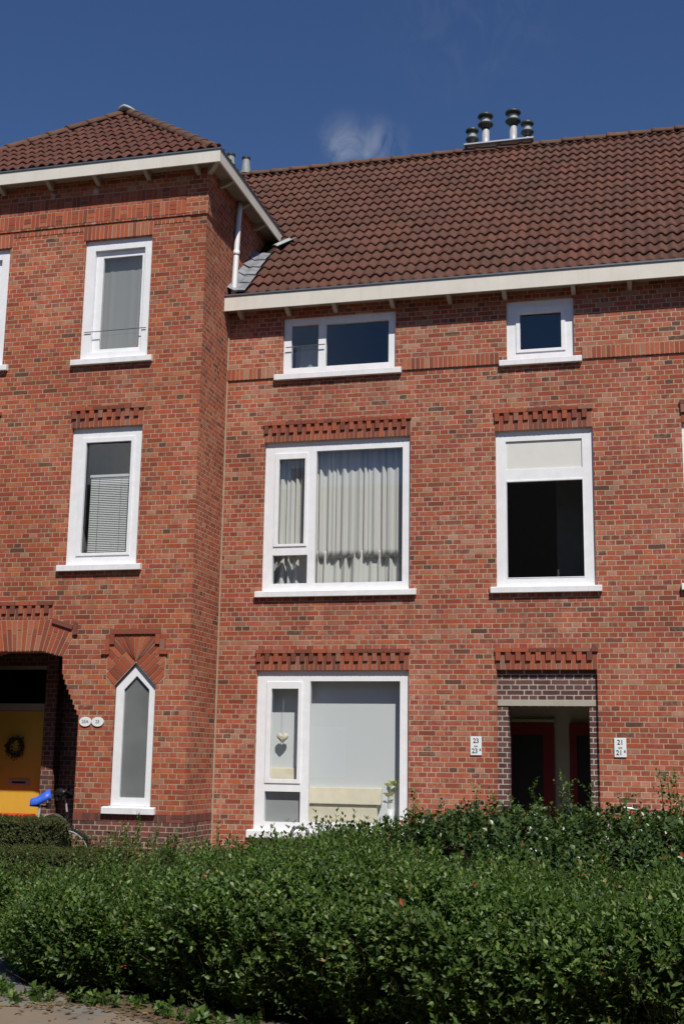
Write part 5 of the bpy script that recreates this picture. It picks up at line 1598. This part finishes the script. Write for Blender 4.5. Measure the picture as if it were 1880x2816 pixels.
def box_top(x0, x1, y0, y1, h, seed):
    def f(x, y):
        ex = np.clip(np.minimum(x - x0, x1 - x) / 0.10, 0, 1); ey = np.clip(np.minimum(y - y0, y1 - y) / 0.10, 0, 1)
        return ZG + (h + 0.018 * vnoise(x, y, 9, seed)) * (np.minimum(ex, ey) ** 0.30) - 0.001
    return f
CL = [sprig(10, 0.06, 0.019, 0.0062, 400 + i, 1.0) for i in range(5)]
ch1 = thing('clipped_hedge', (-7.6, -2.4, ZG), 'square clipped brownish green hedge in front of the porch', 'hedge')
f1 = box_top(-9.6, -6.80, -2.75, -2.05, 0.835, 41)
P = shell(f1, -9.0, -6.78, -2.78, -2.03, -0.72, 9000, 0.07, 0.05)
scatter('foliage', P, outward(P, f1, 0.03), CL, M_CLIP, ch1)
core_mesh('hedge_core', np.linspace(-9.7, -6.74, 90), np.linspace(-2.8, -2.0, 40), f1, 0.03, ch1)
ch2 = thing('clipped_hedge', (-6.6, -3.8, ZG), 'low flat clipped dark green hedge running behind the privet', 'hedge')
f2 = box_top(-9.6, -5.5, -4.2, -3.4, 0.60, 42)
P = shell(f2, -8.3, -5.48, -4.23, -3.37, -0.95, 11000, 0.07, 0.05)
scatter('foliage', P, outward(P, f2, 0.03), CL, M_CLIP, ch2)
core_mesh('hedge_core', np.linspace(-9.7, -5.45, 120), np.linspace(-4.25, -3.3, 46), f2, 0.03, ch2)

# weeds and litter at the foot of the hedge
wd = []
xs = rng.uniform(-4.9, -2.4, 120); ys = edge_y(xs) - np.abs(rng.normal(0, 0.07, 120)) + 0.16
Pw = np.stack([xs, ys, np.full(120, ZG + 0.01)], 1)
Dw = rng.normal(0, 0.7, (120, 3)) + np.array([0, -0.2, 0.8])
wo_ = scatter('weeds', Pw, Dw, [sprig(8, 0.07, 0.06, 0.018, 500 + i, 1.2) for i in range(4)], M_PRIVET, None, (0.5, 1.2))
tag(wo_, 'low weeds and creeping leaves along the foot of the privet hedge', 'weeds', kind='stuff')
n = 900
xs = rng.uniform(-6.0, -1.5, n); ys = edge_y(xs) - np.abs(rng.normal(0, 0.22, n)) + 0.1
c = np.stack([xs, ys, np.full(n, ZG + 0.014)], 1)
a = rng.uniform(0, 6.28, n); l = rng.uniform(0.012, 0.035, n)
d = np.stack([np.cos(a), np.sin(a), rng.uniform(-.1, .35, n)], 1) * l[:, None]; s = np.stack([-np.sin(a), np.cos(a), rng.uniform(-.2, .2, n)], 1) * l[:, None] * 0.45
V = np.stack([c - d, c + s, c + d, c - s], 1).reshape(-1, 3)
V[:, 2] = np.maximum(V[:, 2], ZG + 0.009)
lt = raw('leaf_litter', V, np.arange(n * 4).reshape(-1, 4), leaf_mat('dry_leaf', [(0.0, (0.10, 0.06, 0.03)), (0.5, (0.19, 0.12, 0.06)), (0.8, (0.28, 0.18, 0.08)), (1.0, (0.33, 0.25, 0.14))], None, 0.8))
tag(lt, 'dry brown leaf litter scattered at the edge of the pavement', 'leaf litter', kind='stuff')

# ------------------------------------------------------------------ across the street (seen mirrored in the panes)
OH = thing('opposite_house', (-6, -27, ZG), 'brick row house across the street mirrored in the window panes', 'house')
MB().box(-40, 30, -33.0, -25.0, ZG, 5.6).build('wall', M_PLINTH, OH)
m = MB(); m.prism([(-33.4, 5.6), (-24.6, 5.6), (-29.0, 10.3)], -40.2, 30.2, axis='x'); orf = m.build('roof', plain('far_roof', (0.05, 0.035, 0.03), 0.9), OH)
for x in (-24, -13.2, 2, 14):
    MB().box(x - 0.5, x + 0.5, -29.4, -28.6, 9.0, 11.0).build('chimney', M_PLINTH, orf)
for x in range(-36, 28, 4):
    for z in (-0.6, 2.6):
        MB().box(x, x + 1.6, -24.995, -24.93, z, z + 1.7).build('window', M_FRAME, OH)
